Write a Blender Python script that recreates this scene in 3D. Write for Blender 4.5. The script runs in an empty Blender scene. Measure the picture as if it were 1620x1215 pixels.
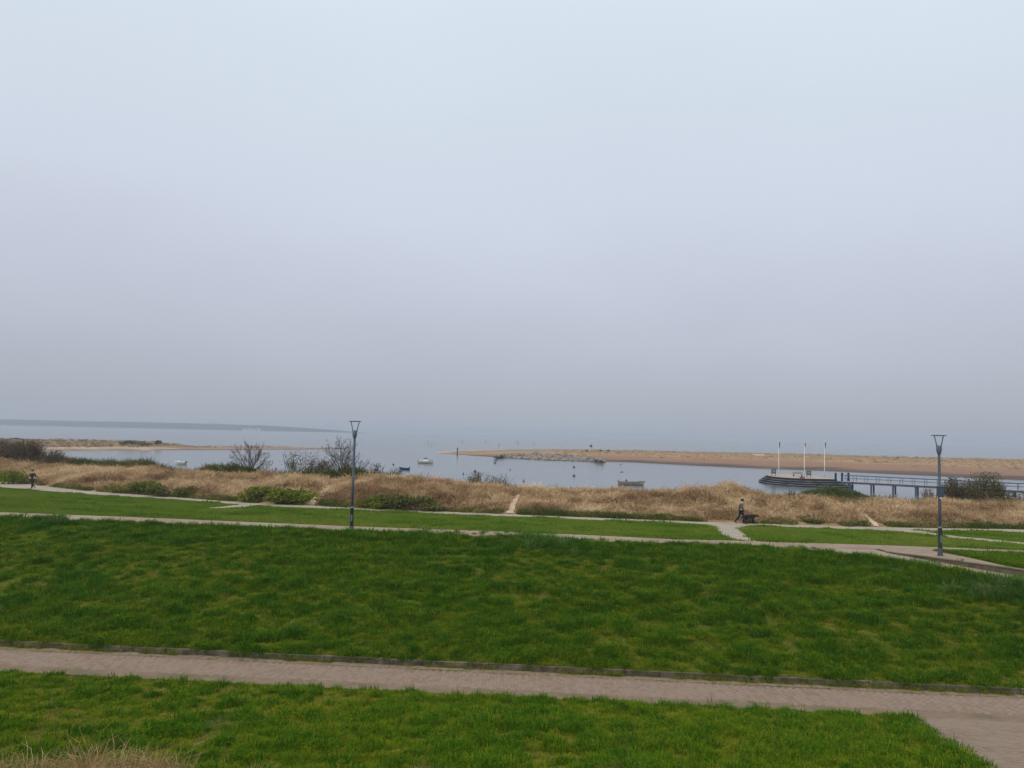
import bpy, bmesh, math, random
import numpy as np
from mathutils import Matrix, Vector

random.seed(7)
RNG = np.random.default_rng(11)
scene = bpy.context.scene
C = scene.collection
R = math.radians

# ------------------------------------------------------------------ camera
FPX, CX, CY = 1250.0, 810.0, 607.5          # focal length and centre in photo pixels
CAM_Z = 9.0                                 # metres above the sea
PITCH, ROLL = R(3.616), R(1.27)
cam_data = bpy.data.cameras.new('camera')
cam = bpy.data.objects.new('camera', cam_data)
C.objects.link(cam)
cam_data.sensor_width = 36.0
cam_data.lens = FPX / 1620.0 * 36.0
cam_data.clip_start, cam_data.clip_end = 0.1, 30000.0
CAM_R = Matrix.Rotation(R(90) + PITCH, 3, 'X') @ Matrix.Rotation(ROLL, 3, 'Z')
cam.matrix_world = Matrix.Translation((0, 0, CAM_Z)) @ CAM_R.to_4x4()
scene.camera = cam

# ------------------------------------------------------------------ sky, sun, exposure
SUN_EL, SUN_AZ = R(48), R(215)
world = bpy.data.worlds.new('World')
scene.world = world
world.use_nodes = True
wn, wl = world.node_tree.nodes, world.node_tree.links
wn.clear()
w_out = wn.new('ShaderNodeOutputWorld')
w_bg = wn.new('ShaderNodeBackground')
w_sky = wn.new('ShaderNodeTexSky')
w_sky.sky_type = 'NISHITA'
w_sky.sun_disc = False
w_sky.sun_elevation = SUN_EL
w_sky.sun_rotation = SUN_AZ
w_sky.dust_density = 3.0
w_skymul = wn.new('ShaderNodeVectorMath'); w_skymul.operation = 'SCALE'
w_skymul.inputs['Scale'].default_value = 0.10
wl.new(w_sky.outputs[0], w_skymul.inputs[0])
w_geo = wn.new('ShaderNodeTexCoord')
w_sep = wn.new('ShaderNodeSeparateXYZ')
wl.new(w_geo.outputs['Generated'], w_sep.inputs[0])
w_noise = wn.new('ShaderNodeTexNoise')
w_noise.inputs['Scale'].default_value = 1.6
w_noise.inputs['Detail'].default_value = 4.5
w_map = wn.new('ShaderNodeMapping'); w_map.inputs['Scale'].default_value = (1, 1, 2.2)
wl.new(w_geo.outputs['Generated'], w_map.inputs[0]); wl.new(w_map.outputs[0], w_noise.inputs['Vector'])
w_nadd = wn.new('ShaderNodeMath'); w_nadd.operation = 'MULTIPLY_ADD'
w_nadd.inputs[1].default_value = 0.20
wl.new(w_noise.outputs[0], w_nadd.inputs[0])
wl.new(w_sep.outputs['Z'], w_nadd.inputs[2])
w_ramp = wn.new('ShaderNodeValToRGB')
cr = w_ramp.color_ramp
cr.elements[0].position = 0.05; cr.elements[0].color = (0.336, 0.366, 0.424, 1)
cr.elements[1].position = 1.0; cr.elements[1].color = (1.15, 1.17, 1.18, 1)
for pos, col in ((0.115, (0.372, 0.402, 0.470, 1)), (0.16, (0.408, 0.435, 0.512, 1)), (0.25, (0.472, 0.502, 0.586, 1)),
                 (0.35, (0.545, 0.588, 0.672, 1)), (0.54, (0.603, 0.676, 0.748, 1))):
    e = cr.elements.new(pos); e.color = col
w_sub = wn.new('ShaderNodeMath'); w_sub.operation = 'SUBTRACT'; w_sub.inputs[1].default_value = 0.045
wl.new(w_nadd.outputs[0], w_sub.inputs[0]); wl.new(w_sub.outputs[0], w_ramp.inputs[0])
w_mix = wn.new('ShaderNodeMix'); w_mix.data_type = 'RGBA'
w_mix.inputs['Factor'].default_value = 0.9          # thick cloud deck over the clear sky
wl.new(w_skymul.outputs[0], w_mix.inputs['A']); wl.new(w_ramp.outputs[0], w_mix.inputs['B'])
wl.new(w_mix.outputs['Result'], w_bg.inputs['Color'])
w_bg.inputs['Strength'].default_value = 1.0
wl.new(w_bg.outputs[0], w_out.inputs['Surface'])

sun_data = bpy.data.lights.new('sun', 'SUN')
sun_data.energy = 1.5
sun_data.angle = R(30)
sun_data.color = (1.0, 0.93, 0.82)
sun = bpy.data.objects.new('sun', sun_data)
C.objects.link(sun)
sun_dir = Vector((math.sin(SUN_AZ) * math.cos(SUN_EL), math.cos(SUN_AZ) * math.cos(SUN_EL), math.sin(SUN_EL)))
sun.rotation_euler = sun_dir.to_track_quat('Z', 'Y').to_euler()
sun.location = (0, -20, 60)

vs = scene.view_settings
vs.view_transform = 'Standard'; vs.look = 'None'; vs.exposure = 0.30; vs.gamma = 1.0
vs.use_curve_mapping = False
scene.cycles.use_denoising = True
scene.cycles.volume_bounces = 1
scene.cycles.max_bounces = 6
scene.cycles.transparent_max_bounces = 8

# ------------------------------------------------------------------ pixel -> place
def ray(px, py):
    return (CAM_R @ Vector(((px - CX) / FPX, -(py - CY) / FPX, -1.0)))
def at_y(px, py, y):
    d = ray(px, py); s = y / d.y
    return Vector((d.x * s, y, CAM_Z + d.z * s))
def at_z(px, py, z):
    d = ray(px, py); s = (z - CAM_Z) / d.z
    return Vector((d.x * s, d.y * s, z))

# ------------------------------------------------------------------ noise
def _hash(ix, iy, seed):
    h = (ix.astype(np.int64) * 374761393 + iy.astype(np.int64) * 668265263 + seed * 1442695041) & 0xFFFFFFFF
    h = ((h ^ (h >> 13)) * 1274126177) & 0xFFFFFFFF
    return ((h ^ (h >> 16)) & 0xFFFF) / 65535.0
def vnoise(x, y, seed=0):
    x = np.asarray(x, float); y = np.asarray(y, float)
    ix, iy = np.floor(x), np.floor(y)
    fx, fy = x - ix, y - iy
    fx = fx * fx * (3 - 2 * fx); fy = fy * fy * (3 - 2 * fy)
    a = _hash(ix, iy, seed); b = _hash(ix + 1, iy, seed)
    c = _hash(ix, iy + 1, seed); d = _hash(ix + 1, iy + 1, seed)
    return (a + (b - a) * fx) * (1 - fy) + (c + (d - c) * fx) * fy
def fbm(x, y, seed=0, octv=3):
    s = 0; a = 0.5; t = 0
    for k in range(octv):
        s = s + a * vnoise(x * 2 ** k, y * 2 ** k, seed + k * 17); t += a; a *= 0.5
    return s / t

# ------------------------------------------------------------------ materials
MATS = {}
def mat(name, col, rough=0.7, spec=0.3, metal=0.0, col2=None, scale=4.0, detail=4.0, bump=0.0, bscale=None,
        col3=None, scale3=0.5, stretch=(1, 1, 1), objspace=False, trans=0.0):
    """plain surface: two or three colours blended by noise, with optional bump"""
    if name in MATS: return MATS[name]
    m = bpy.data.materials.new(name); m.use_nodes = True
    n, l = m.node_tree.nodes, m.node_tree.links
    b = n['Principled BSDF']
    b.inputs['Roughness'].default_value = rough
    b.inputs['Metallic'].default_value = metal
    b.inputs['Specular IOR Level'].default_value = spec
    if trans:
        b.inputs['Transmission Weight'].default_value = trans
    b.inputs['Base Color'].default_value = (*col, 1)
    tc = n.new('ShaderNodeTexCoord'); geo = n.new('ShaderNodeNewGeometry')
    mp = n.new('ShaderNodeMapping'); mp.inputs['Scale'].default_value = stretch
    l.new(tc.outputs['Object'] if objspace else geo.outputs['Position'], mp.inputs[0])
    if col2 is not None:
        nz = n.new('ShaderNodeTexNoise'); nz.inputs['Scale'].default_value = scale; nz.inputs['Detail'].default_value = detail
        l.new(mp.outputs[0], nz.inputs['Vector'])
        rp = n.new('ShaderNodeValToRGB')
        rp.color_ramp.elements[0].position = 0.36; rp.color_ramp.elements[0].color = (*col, 1)
        rp.color_ramp.elements[1].position = 0.66; rp.color_ramp.elements[1].color = (*col2, 1)
        l.new(nz.outputs[0], rp.inputs[0])
        outc = rp.outputs[0]
        if col3 is not None:
            nz3 = n.new('ShaderNodeTexNoise'); nz3.inputs['Scale'].default_value = scale3; nz3.inputs['Detail'].default_value = 3
            l.new(mp.outputs[0], nz3.inputs['Vector'])
            r3 = n.new('ShaderNodeValToRGB')
            r3.color_ramp.elements[0].position = 0.48; r3.color_ramp.elements[1].position = 0.68
            l.new(nz3.outputs[0], r3.inputs[0])
            mx = n.new('ShaderNodeMix'); mx.data_type = 'RGBA'
            l.new(r3.outputs[0], mx.inputs['Factor']); l.new(outc, mx.inputs['A'])
            mx.inputs['B'].default_value = (*col3, 1)
            outc = mx.outputs['Result']
        l.new(outc, b.inputs['Base Color'])
    if bump:
        nb = n.new('ShaderNodeTexNoise'); nb.inputs['Scale'].default_value = bscale or scale * 3; nb.inputs['Detail'].default_value = 4
        l.new(mp.outputs[0], nb.inputs['Vector'])
        bp = n.new('ShaderNodeBump'); bp.inputs['Strength'].default_value = bump; bp.inputs['Distance'].default_value = 0.05
        l.new(nb.outputs[0], bp.inputs['Height']); l.new(bp.outputs[0], b.inputs['Normal'])
    MATS[name] = m
    return m

def mat_tint(name, cols, attr='tint', kind='INSTANCER', rough=0.8, spec=0.05, nscale=0.0, namt=0.3, transl=0.25):
    """leaf / blade material: colour ramp over a per-plant (or per-leaf) tint attribute"""
    if name in MATS: return MATS[name]
    m = bpy.data.materials.new(name); m.use_nodes = True
    n, l = m.node_tree.nodes, m.node_tree.links
    b = n['Principled BSDF']; out = n['Material Output']
    b.inputs['Roughness'].default_value = rough; b.inputs['Specular IOR Level'].default_value = spec
    at = n.new('ShaderNodeAttribute'); at.attribute_type = kind; at.attribute_name = attr
    rp = n.new('ShaderNodeValToRGB'); e = rp.color_ramp.elements
    for i, (p, c) in enumerate(cols):
        if i < 2:
            e[i].position = p; e[i].color = (*c, 1)
        else:
            k = e.new(p); k.color = (*c, 1)
    src = at.outputs['Fac']
    if nscale:
        geo = n.new('ShaderNodeNewGeometry')
        nz = n.new('ShaderNodeTexNoise'); nz.inputs['Scale'].default_value = nscale; nz.inputs['Detail'].default_value = 2
        l.new(geo.outputs['Position'], nz.inputs['Vector'])
        ma = n.new('ShaderNodeMath'); ma.operation = 'MULTIPLY_ADD'; ma.inputs[1].default_value = namt
        mb = n.new('ShaderNodeMath'); mb.operation = 'SUBTRACT'; mb.inputs[1].default_value = 0.5
        l.new(nz.outputs[0], mb.inputs[0]); l.new(mb.outputs[0], ma.inputs[0]); l.new(at.outputs['Fac'], ma.inputs[2])
        src = ma.outputs[0]
    l.new(src, rp.inputs[0]); l.new(rp.outputs[0], b.inputs['Base Color'])
    if transl:
        tr = n.new('ShaderNodeBsdfTranslucent'); l.new(rp.outputs[0], tr.inputs['Color'])
        mx = n.new('ShaderNodeMixShader'); mx.inputs[0].default_value = transl
        l.new(b.outputs[0], mx.inputs[1]); l.new(tr.outputs[0], mx.inputs[2]); l.new(mx.outputs[0], out.inputs['Surface'])
    MATS[name] = m
    return m

# ------------------------------------------------------------------ mesh helpers
class MB:
    """collects simple shapes into one mesh"""
    def __init__(s): s.v = []; s.f = []; s.t = []
    def add(s, verts, faces, tint=0.5):
        o = len(s.v); s.v += [tuple(p) for p in verts]
        s.f += [tuple(i + o for i in f) for f in faces]; s.t += [tint] * len(verts)
        return s
    def box(s, c, size, rz=0.0, taper=1.0, tilt=None):
        x, y, z = (d / 2 for d in size); M = Matrix.Rotation(rz, 3, 'Z')
        if tilt: M = M @ Matrix.Rotation(tilt[0], 3, 'X') @ Matrix.Rotation(tilt[1], 3, 'Y')
        c = Vector(c); vs_ = []
        for sz in (-1, 1):
            k = taper if sz > 0 else 1.0
            for sx, sy in ((-1, -1), (1, -1), (1, 1), (-1, 1)):
                vs_.append(c + M @ Vector((sx * x * k, sy * y * k, sz * z)))
        return s.add(vs_, [(3, 2, 1, 0), (4, 5, 6, 7), (0, 1, 5, 4), (1, 2, 6, 5), (2, 3, 7, 6), (3, 0, 4, 7)])
    def tube(s, pts, radii, n=8, cap=True, tint=0.5):
        pts = [Vector(p) for p in pts]
        if not isinstance(radii, (list, tuple)): radii = [radii] * len(pts)
        vs_, fs = [], []; prev = None
        for i, p in enumerate(pts):
            t = (pts[min(i + 1, len(pts) - 1)] - pts[max(i - 1, 0)])
            t = t.normalized() if t.length > 1e-9 else Vector((0, 0, 1))
            if prev is None:
                u = t.orthogonal().normalized()
            else:
                u = (prev - t * prev.dot(t)); u = u.normalized() if u.length > 1e-6 else t.orthogonal().normalized()
            prev = u; w = t.cross(u)
            for k in range(n):
                a = 2 * math.pi * k / n
                vs_.append(p + (u * math.cos(a) + w * math.sin(a)) * radii[i])
        for i in range(len(pts) - 1):
            for k in range(n):
                a, b = i * n + k, i * n + (k + 1) % n
                fs.append((a, b, b + n, a + n))
        if cap and n > 2:
            fs.append(tuple(range(n - 1, -1, -1))); fs.append(tuple((len(pts) - 1) * n + k for k in range(n)))
        return s.add(vs_, fs, tint)
    def lathe(s, prof, n=16, c=(0, 0, 0), cap=True):
        vs_, fs = [], []; c = Vector(c)
        for r, z in prof:
            for k in range(n):
                a = 2 * math.pi * k / n
                vs_.append(c + Vector((r * math.cos(a), r * math.sin(a), z)))
        for i in range(len(prof) - 1):
            for k in range(n):
                a, b = i * n + k, i * n + (k + 1) % n
                fs.append((a, b, b + n, a + n))
        if cap:
            fs.append(tuple(range(n - 1, -1, -1))); fs.append(tuple((len(prof) - 1) * n + k for k in range(n)))
        return s.add(vs_, fs)
    def blob(s, c, r, seed=0, rough=0.25, sub=1, tint=0.5):
        bm = bmesh.new(); bmesh.ops.create_icosphere(bm, subdivisions=sub, radius=1.0)
        rr = random.Random(seed); c = Vector(c)
        vs_ = [c + Vector((v.co.x * r[0], v.co.y * r[1], v.co.z * r[2])) * (1 + rough * (rr.random() - 0.5) * 2) for v in bm.verts]
        fs = [tuple(v.index for v in f.verts) for f in bm.faces]; bm.free()
        return s.add(vs_, fs, tint)
    def prism(s, poly, z0, z1, scale_top=1.0):
        n = len(poly); cx = sum(p[0] for p in poly) / n; cy = sum(p[1] for p in poly) / n
        vs_ = [(x, y, z0) for x, y in poly] + [(cx + (x - cx) * scale_top, cy + (y - cy) * scale_top, z1) for x, y in poly]
        fs = [tuple(range(n - 1, -1, -1)), tuple(range(n, 2 * n))] + [(i, (i + 1) % n, (i + 1) % n + n, i + n) for i in range(n)]
        return s.add(vs_, fs)
    def mesh(s, name, smooth=False, tint=False):
        me = bpy.data.meshes.new(name); me.from_pydata(s.v, [], s.f); me.update()
        if smooth: me.polygons.foreach_set('use_smooth', [True] * len(me.polygons))
        if tint:
            a = me.attributes.new('tint', 'FLOAT', 'POINT'); a.data.foreach_set('value', s.t)
        return me
    def build(s, name, m, parent=None, smooth=False, tint=False, loc=None):
        return link(name, s.mesh(name, smooth, tint), m, parent, loc)

def link(name, me, m, parent=None, loc=None):
    o = bpy.data.objects.new(name, me)
    if m is not None and not me.materials: me.materials.append(m)
    C.objects.link(o)
    if parent is not None: o.parent = parent
    if loc is not None: o.location = loc
    return o
def tag(o, label=None, cat=None, group=None, kind=None):
    if label: o['label'] = label
    if cat: o['category'] = cat
    if group: o['group'] = group
    if kind: o['kind'] = kind
    return o
def thing(name, loc, label, cat, rz=0.0, group=None):
    o = bpy.data.objects.new(name, None); o.empty_display_size = 0.2
    C.objects.link(o); o.location = loc; o.rotation_euler = (0, 0, rz)
    return tag(o, label, cat, group)
def grid_mesh(name, V, nr, nc, smooth=True):
    """V: (nr*nc,3) row-major"""
    i = np.arange((nr - 1) * (nc - 1)); r, c = i // (nc - 1), i % (nc - 1)
    a = r * nc + c
    F = np.stack([a, a + 1, a + nc + 1, a + nc], 1)
    me = bpy.data.meshes.new(name)
    me.vertices.add(len(V)); me.vertices.foreach_set('co', np.asarray(V, np.float32).ravel())
    me.loops.add(F.size); me.loops.foreach_set('vertex_index', F.ravel().astype(np.int32))
    me.polygons.add(len(F)); me.polygons.foreach_set('loop_start', np.arange(0, F.size, 4, dtype=np.int32))
    me.update(calc_edges=True); me.validate()
    if smooth: me.polygons.foreach_set('use_smooth', [True] * len(me.polygons))
    return me

# ------------------------------------------------------------------ the lie of the land
def tabl(pts):
    """list of Vectors -> function X -> Y (linear, held at the ends)"""
    a = sorted((p.x, p.y) for p in pts); xs = [p[0] for p in a]; ys = [p[1] for p in a]
    def f(X):
        X = np.asarray(X, float); Y = np.interp(X, xs, ys)
        sl = (ys[1] - ys[0]) / (xs[1] - xs[0]); Y = np.where(X < xs[0], ys[0] + np.clip(sl, -.5, .2) * np.maximum(X - xs[0], -60), Y)
        sr = (ys[-1] - ys[-2]) / (xs[-1] - xs[-2]); Y = np.where(X > xs[-1], ys[-1] + np.clip(sr, -.12, .12) * np.minimum(X - xs[-1], 40), Y)
        return Y
    return f
def tabz(pairs):
    a = sorted(pairs); xs = [p[0] for p in a]; zs = [p[1] for p in a]
    return lambda X: np.interp(X, xs, zs)
Z_BRICK, Z_MID, Z_PROM = 2.0, 3.7, 2.9
f_pnear = lambda X: 21.49 - 0.085 * np.clip(X, -60, 60)
f_kerb = lambda X: 23.95 - 0.0856 * np.clip(X, -60, 60)
crest_px = [(0, 815, 42.5), (200, 823, 41.5), (400, 831, 40.6), (556, 837, 39.9), (800, 845, 38.8), (920, 851, 38.3),
            (1190, 861, 37.0), (1300, 868.5, 36.0), (1400, 880, 34.5), (1500, 897, 32.3), (1620, 919, 30.0)]
crest_pts = [at_y(*p) for p in crest_px]
f_crest = tabl(crest_pts)
z_crest = tabz([(p.x, p.z - 0.19) for p in crest_pts])
mid_far_pts = [at_z(px, py, Z_MID) for px, py in ((0, 811), (200, 818.5), (400, 827), (556, 833.5), (800, 842), (920, 847), (1060, 853.5), (1190, 857), (1400, 863.5), (1620, 871.5))]
f_mfar = tabl(mid_far_pts)
f_mnear = lambda X: f_mfar(X) - np.interp(X, [10, 19, 25], [2.3, 1.5, 1.2])
_wA, _wB = Vector((18.2, 38.4, 0)), Vector((21.6, 33.3, 0))
f_wall = lambda X: np.where(X < 18.2, f_mnear(X) - 0.3, np.minimum(f_mnear(X) - .3, np.where(X < 23.0, 38.4 - 1.5 * (X - 18.2), 31.2 - 0.12 * (np.minimum(X, 60) - 23.0))))
z_low = tabz([(-60, 3.69), (11, 3.68), (18.2, 3.68), (21.6, 3.50), (24, 3.42), (60, 3.3)])
z_top = tabz([(-60, 3.69), (11, 3.69), (18.2, 3.70), (19.2, 3.74), (24, 3.78), (60, 3.78)])
f_ramp = lambda X: np.minimum(f_crest(X) + 1.0, f_wall(X) - 0.3)
prom_near_pts = [at_z(px, py, Z_PROM) for px, py in ((0, 771), (50, 775.5), (140, 782.4), (270, 790), (400, 800.5), (556, 807), (620, 809.8), (750, 815.5), (920, 822.5), (1110, 830), (1240, 834.3), (1340, 837.7), (1620, 842.6))]
prom_far_pts = [at_z(px, py, Z_PROM) for px, py in ((0, 761), (50, 767), (140, 777.3), (270, 786.5), (400, 796.3), (556, 803.6), (620, 806.4), (750, 812), (920, 818.6), (1110, 826), (1240, 830.2), (1340, 833.6), (1620, 838.2))]
f_pn = tabl(prom_near_pts); f_pf = tabl(prom_far_pts)
dune_px = [(0, 726), (100, 731), (205, 737), (330, 744), (400, 749), (480, 750), (530, 753.5), (580, 747.5), (620, 748), (680, 754), (750, 764), (820, 769.5), (850, 771.5), (920, 771.5), (970, 772.5), (1020, 773), (1060, 769.5), (1100, 769), (1160, 765), (1200, 773), (1240, 779), (1290, 783), (1400, 789), (1500, 789), (1620, 793)]
dune_pts = []
for px, py in dune_px:
    g = at_z(px, 800, Z_PROM)
    p = at_y(px, py, float(f_pf(at_y(px, py, 70).x)) + 9.5)
    p = at_y(px, py, float(f_pf(p.x)) + 9.5)
    dune_pts.append(p)
f_dune = tabl(dune_pts)
z_dune = tabz([(p.x, p.z - 0.70) for p in dune_pts])
const = lambda v: (lambda X: np.full(np.shape(X), float(v)))
# (depth line, height line, subdivisions to the next line, bump amplitude in that band)
KN = [
    (const(-420), const(7.4), 6, 0),
    (const(-6), const(7.4), 6, 0),
    (const(2.4), const(7.3), 8, 0),
    (const(12.0), const(3.40), 18, .06),
    (lambda X: f_pnear(X) - 0.02, const(Z_BRICK + .02), 1, 0),
    (lambda X: f_pnear(X) + 0.01, const(Z_BRICK - .07), 2, 0),
    (f_kerb, const(Z_BRICK - .07), 1, 0),
    (lambda X: f_kerb(X) + 0.12, const(Z_BRICK + .14), 44, .13),
    (f_crest, z_crest, 3, .02),
    (f_ramp, z_low, 4, 0),
    (f_wall, z_low, 1, 0),
    (lambda X: f_wall(X) + 0.06, z_top, 3, 0),
    (f_mnear, const(Z_MID), 3, 0),
    (f_mfar, const(Z_MID), 24, .05),
    (f_pn, const(Z_PROM), 2, 0),
    (f_pf, const(Z_PROM), 3, 0),
    (lambda X: f_pf(X) + 1.0, const(3.05), 26, .55),
    (f_dune, z_dune, 20, .5),
    (lambda X: f_dune(X) + 9, const(2.1), 8, .25),
    (lambda X: f_dune(X) + 22, const(0.5), 6, .08),
    (lambda X: f_dune(X) + 40, const(-1.2), 1, 0),
]
def ground_z(X, Y):
    X = np.atleast_1d(np.asarray(X, float)); Y = np.atleast_1d(np.asarray(Y, float))
    ys = np.stack([k[0](X) + 0 * X for k in KN]); zs = np.stack([k[1](X) + 0 * X for k in KN])
    seg = np.clip((ys <= Y[None]).sum(0) - 1, 0, len(KN) - 2)
    i = np.arange(len(X))
    y0, y1, z0, z1 = ys[seg, i], ys[seg + 1, i], zs[seg, i], zs[seg + 1, i]
    t = np.clip((Y - y0) / np.maximum(y1 - y0, 1e-6), 0, 1)
    e = t * t * (3 - 2 * t)
    t2 = np.where((seg >= 16), 0.35 * t + 0.65 * e, t)
    amp = np.array([k[3] for k in KN])[seg]
    fade = np.clip(np.minimum(Y - y0, y1 - Y) / 1.2, 0, 1)
    fade = np.where(seg == 16, np.clip((Y - y0) / 1.5, 0, 1) * np.clip(0.5 + (y1 - Y) / 3, 0, 1), fade)
    fade = np.where(seg == 17, np.clip(0.5 + (Y - y0) / 3, 0, 1), fade)
    n = np.where(amp > 0.2, fbm(X / 3.1, Y / 2.3, 5, 3), fbm(X / 1.9, Y / 1.3, 9, 2)) - 0.5
    return z0 + (z1 - z0) * t2 + 2 * amp * fade * n
def gz(x, y): return float(ground_z([x], [y])[0])
def hit(px, py, y0=8.0, y1=130.0):
    """where the view ray through a pixel meets the land"""
    d = ray(px, py); Y = np.arange(y0, y1, 0.04); s = Y / d.y
    g = ground_z(d.x * s, Y); below = np.nonzero(CAM_Z + d.z * s <= g)[0]
    k = below[0] if len(below) else len(Y) - 1
    return Vector((d.x * s[k], Y[k], float(g[k])))

xs = np.concatenate([np.linspace(-700, -160, 10), np.linspace(-150, -62, 30), np.linspace(-60, 60, 301), np.linspace(63, 150, 30), np.linspace(160, 700, 10)])
rows_y = []
for k in range(len(KN) - 1):
    y0, y1 = KN[k][0](xs) + 0 * xs, KN[k + 1][0](xs) + 0 * xs
    for j in range(KN[k][2]):
        rows_y.append(y0 + (y1 - y0) * (j / KN[k][2]) + 1e-5)
rows_y.append(KN[-1][0](xs) + 0 * xs - 1e-4)
GY = np.stack(rows_y); GX = np.broadcast_to(xs, GY.shape)
GZ = ground_z(GX.ravel(), GY.ravel()).reshape(GY.shape)
M_SOIL = mat('turf_soil', (0.036, 0.072, 0.007), 0.95, 0.05, col2=(0.072, 0.098, 0.014), scale=2.2, detail=6, bump=0.6, bscale=30, col3=(0.060, 0.052, 0.022), scale3=0.45)
M_DUNESOIL = mat('dune_sand_turf', (0.16, 0.105, 0.052), 0.95, 0.05, col2=(0.26, 0.175, 0.085), scale=1.3, detail=6, bump=0.6, bscale=12)
ground = link('ground', grid_mesh('ground', np.stack([GX, GY, GZ], -1).reshape(-1, 3), GY.shape[0], GY.shape[1]), M_SOIL)
ground.data.materials.append(M_DUNESOIL)
_r0 = sum(k[2] for k in KN[:15]); nc_ = len(xs) - 1
mi = np.zeros(len(ground.data.polygons), np.int32); mi[_r0 * nc_:] = 1
ground.data.polygons.foreach_set('material_index', mi)
tag(ground, kind='structure')

# the sea
def water_material():
    m = bpy.data.materials.new('sea_water'); m.use_nodes = True
    n, l = m.node_tree.nodes, m.node_tree.links; b = n['Principled BSDF']
    b.inputs['Base Color'].default_value = (0.075, 0.092, 0.104, 1)
    b.inputs['Roughness'].default_value = 0.16; b.inputs['IOR'].default_value = 1.33
    geo = n.new('ShaderNodeNewGeometry')
    mp = n.new('ShaderNodeMapping'); mp.inputs['Scale'].default_value = (0.7, 1.6, 1)
    l.new(geo.outputs['Position'], mp.inputs[0])
    nz = n.new('ShaderNodeTexNoise'); nz.inputs['Scale'].default_value = 1.1; nz.inputs['Detail'].default_value = 3
    l.new(mp.outputs[0], nz.inputs['Vector'])
    nz2 = n.new('ShaderNodeTexNoise'); nz2.inputs['Scale'].default_value = 0.018; nz2.inputs['Detail'].default_value = 3
    l.new(mp.outputs[0], nz2.inputs['Vector'])
    rp = n.new('ShaderNodeMapRange'); rp.inputs['From Min'].default_value = 0.4; rp.inputs['From Max'].default_value = 0.62
    rp.inputs['To Min'].default_value = 0.10; rp.inputs['To Max'].default_value = 0.30
    l.new(nz2.outputs[0], rp.inputs['Value'])
    bp = n.new('ShaderNodeBump'); bp.inputs['Distance'].default_value = 0.05
    l.new(rp.outputs[0], bp.inputs['Strength'])
    l.new(nz.outputs[0], bp.inputs['Height']); l.new(bp.outputs[0], b.inputs['Normal'])
    return m
sx = np.array([-6500, -2500, -900, -300, 0, 300, 900, 2500, 6500.]); sy = np.array([60, 150, 320, 700, 1500, 3500, 8500.])
SX, SY = np.meshgrid(sx, sy)
sea = link('sea', grid_mesh('sea', np.stack([SX, SY, 0 * SX], -1).reshape(-1, 3), len(sy), len(sx)), water_material())
tag(sea, kind='structure')

# ------------------------------------------------------------------ paths as sheets on the land
def strip(name, A, B, m, lift=0.03, n=40, across=4, kind='structure'):
    """sheet between two polylines (lists of (x, y)), draped on the land"""
    def res(P):
        P = np.array([(p[0], p[1]) for p in P], float)
        d = np.concatenate([[0], np.cumsum(np.hypot(*np.diff(P, axis=0).T))]); u = np.linspace(0, d[-1], n)
        return np.stack([np.interp(u, d, P[:, 0]), np.interp(u, d, P[:, 1])], 1)
    a, b = res(A), res(B)
    t = np.linspace(0, 1, across + 1)[:, None, None]
    P = a[None] * (1 - t) + b[None] * t
    z = ground_z(P[..., 0].ravel(), P[..., 1].ravel()) + lift
    V = np.concatenate([P.reshape(-1, 2), z[:, None]], 1)
    o = link(name, grid_mesh(name, V, across + 1, n), m)
    if kind: tag(o, kind=kind)
    return o
M_PAVE = mat('pinkish_paving', (0.20, 0.145, 0.108), 0.85, 0.2, col2=(0.245, 0.182, 0.138), scale=1.1, detail=7, bump=0.3, bscale=9, col3=(0.25, 0.22, 0.16), scale3=0.35)
M_CONC = mat('pale_concrete', (0.24, 0.208, 0.163), 0.85, 0.2, col2=(0.29, 0.252, 0.20), scale=0.9, detail=7, bump=0.2, bscale=9)
M_SAND = mat('dune_sand', (0.36, 0.28, 0.20), 0.95, 0.1, col2=(0.45, 0.36, 0.26), scale=2.0, detail=6, bump=0.4, bscale=8)
X = np.linspace(-120, 90, 420)
_wob = 0.10 * (fbm(X / 1.7, X * 0, 31, 3) - .5)
strip('middle_path', list(zip(X, f_mnear(X) + .02 + _wob)), list(zip(X, f_mfar(X) + _wob * 1.5)), M_PAVE, 0.03, 900, 4)
strip('promenade', list(zip(X, f_pn(X) - _wob)), list(zip(X, f_pf(X) + _wob * 2)), M_CONC, 0.03, 900, 4)
def hits(L): return [tuple(hit(px, py, 20)[:2]) for px, py in L]
strip('connecting_path', hits([(1116, 829.5), (1128, 833), (1137, 841), (1146, 849), (1166, 855.5)]),
      hits([(1182, 832), (1167, 836.5), (1174, 842.5), (1183, 849), (1199, 857.5)]), M_CONC, 0.026, 40, 6)
strip('side_path', hits([(328, 803.2), (355, 801.8), (377, 799.3), (385, 796.5)]), hits([(328, 804.8), (362, 804), (388, 802.6), (425, 801.5)]), M_CONC, 0.024, 30, 4)
strip('lawn_path', hits([(1396, 838), (1470, 842.8), (1500, 847), (1560, 853), (1619, 859), (1700, 866)]),
      hits([(1396, 839.2), (1436, 843), (1500, 850.4), (1560, 856.4), (1619, 862.2), (1700, 870)]), M_CONC, 0.022, 60, 4)
strip('path_junction', hits([(1380, 837.5), (1440, 839), (1478, 840.5)]), hits([(1380, 839), (1440, 843), (1478, 843.6)]), M_CONC, 0.034, 30, 4)
X = np.linspace(11.5, 40, 140)
strip('ramp_path', list(zip(X, np.minimum(f_ramp(X) - .25, f_wall(X) - .4))), list(zip(X, np.where(X < 18.15, f_mnear(X) + .04, f_wall(X) - 0.01))), M_PAVE, 0.022, 260, 8)
pad_x = [18.3, 19.0, 20.0, 21.0]
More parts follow.
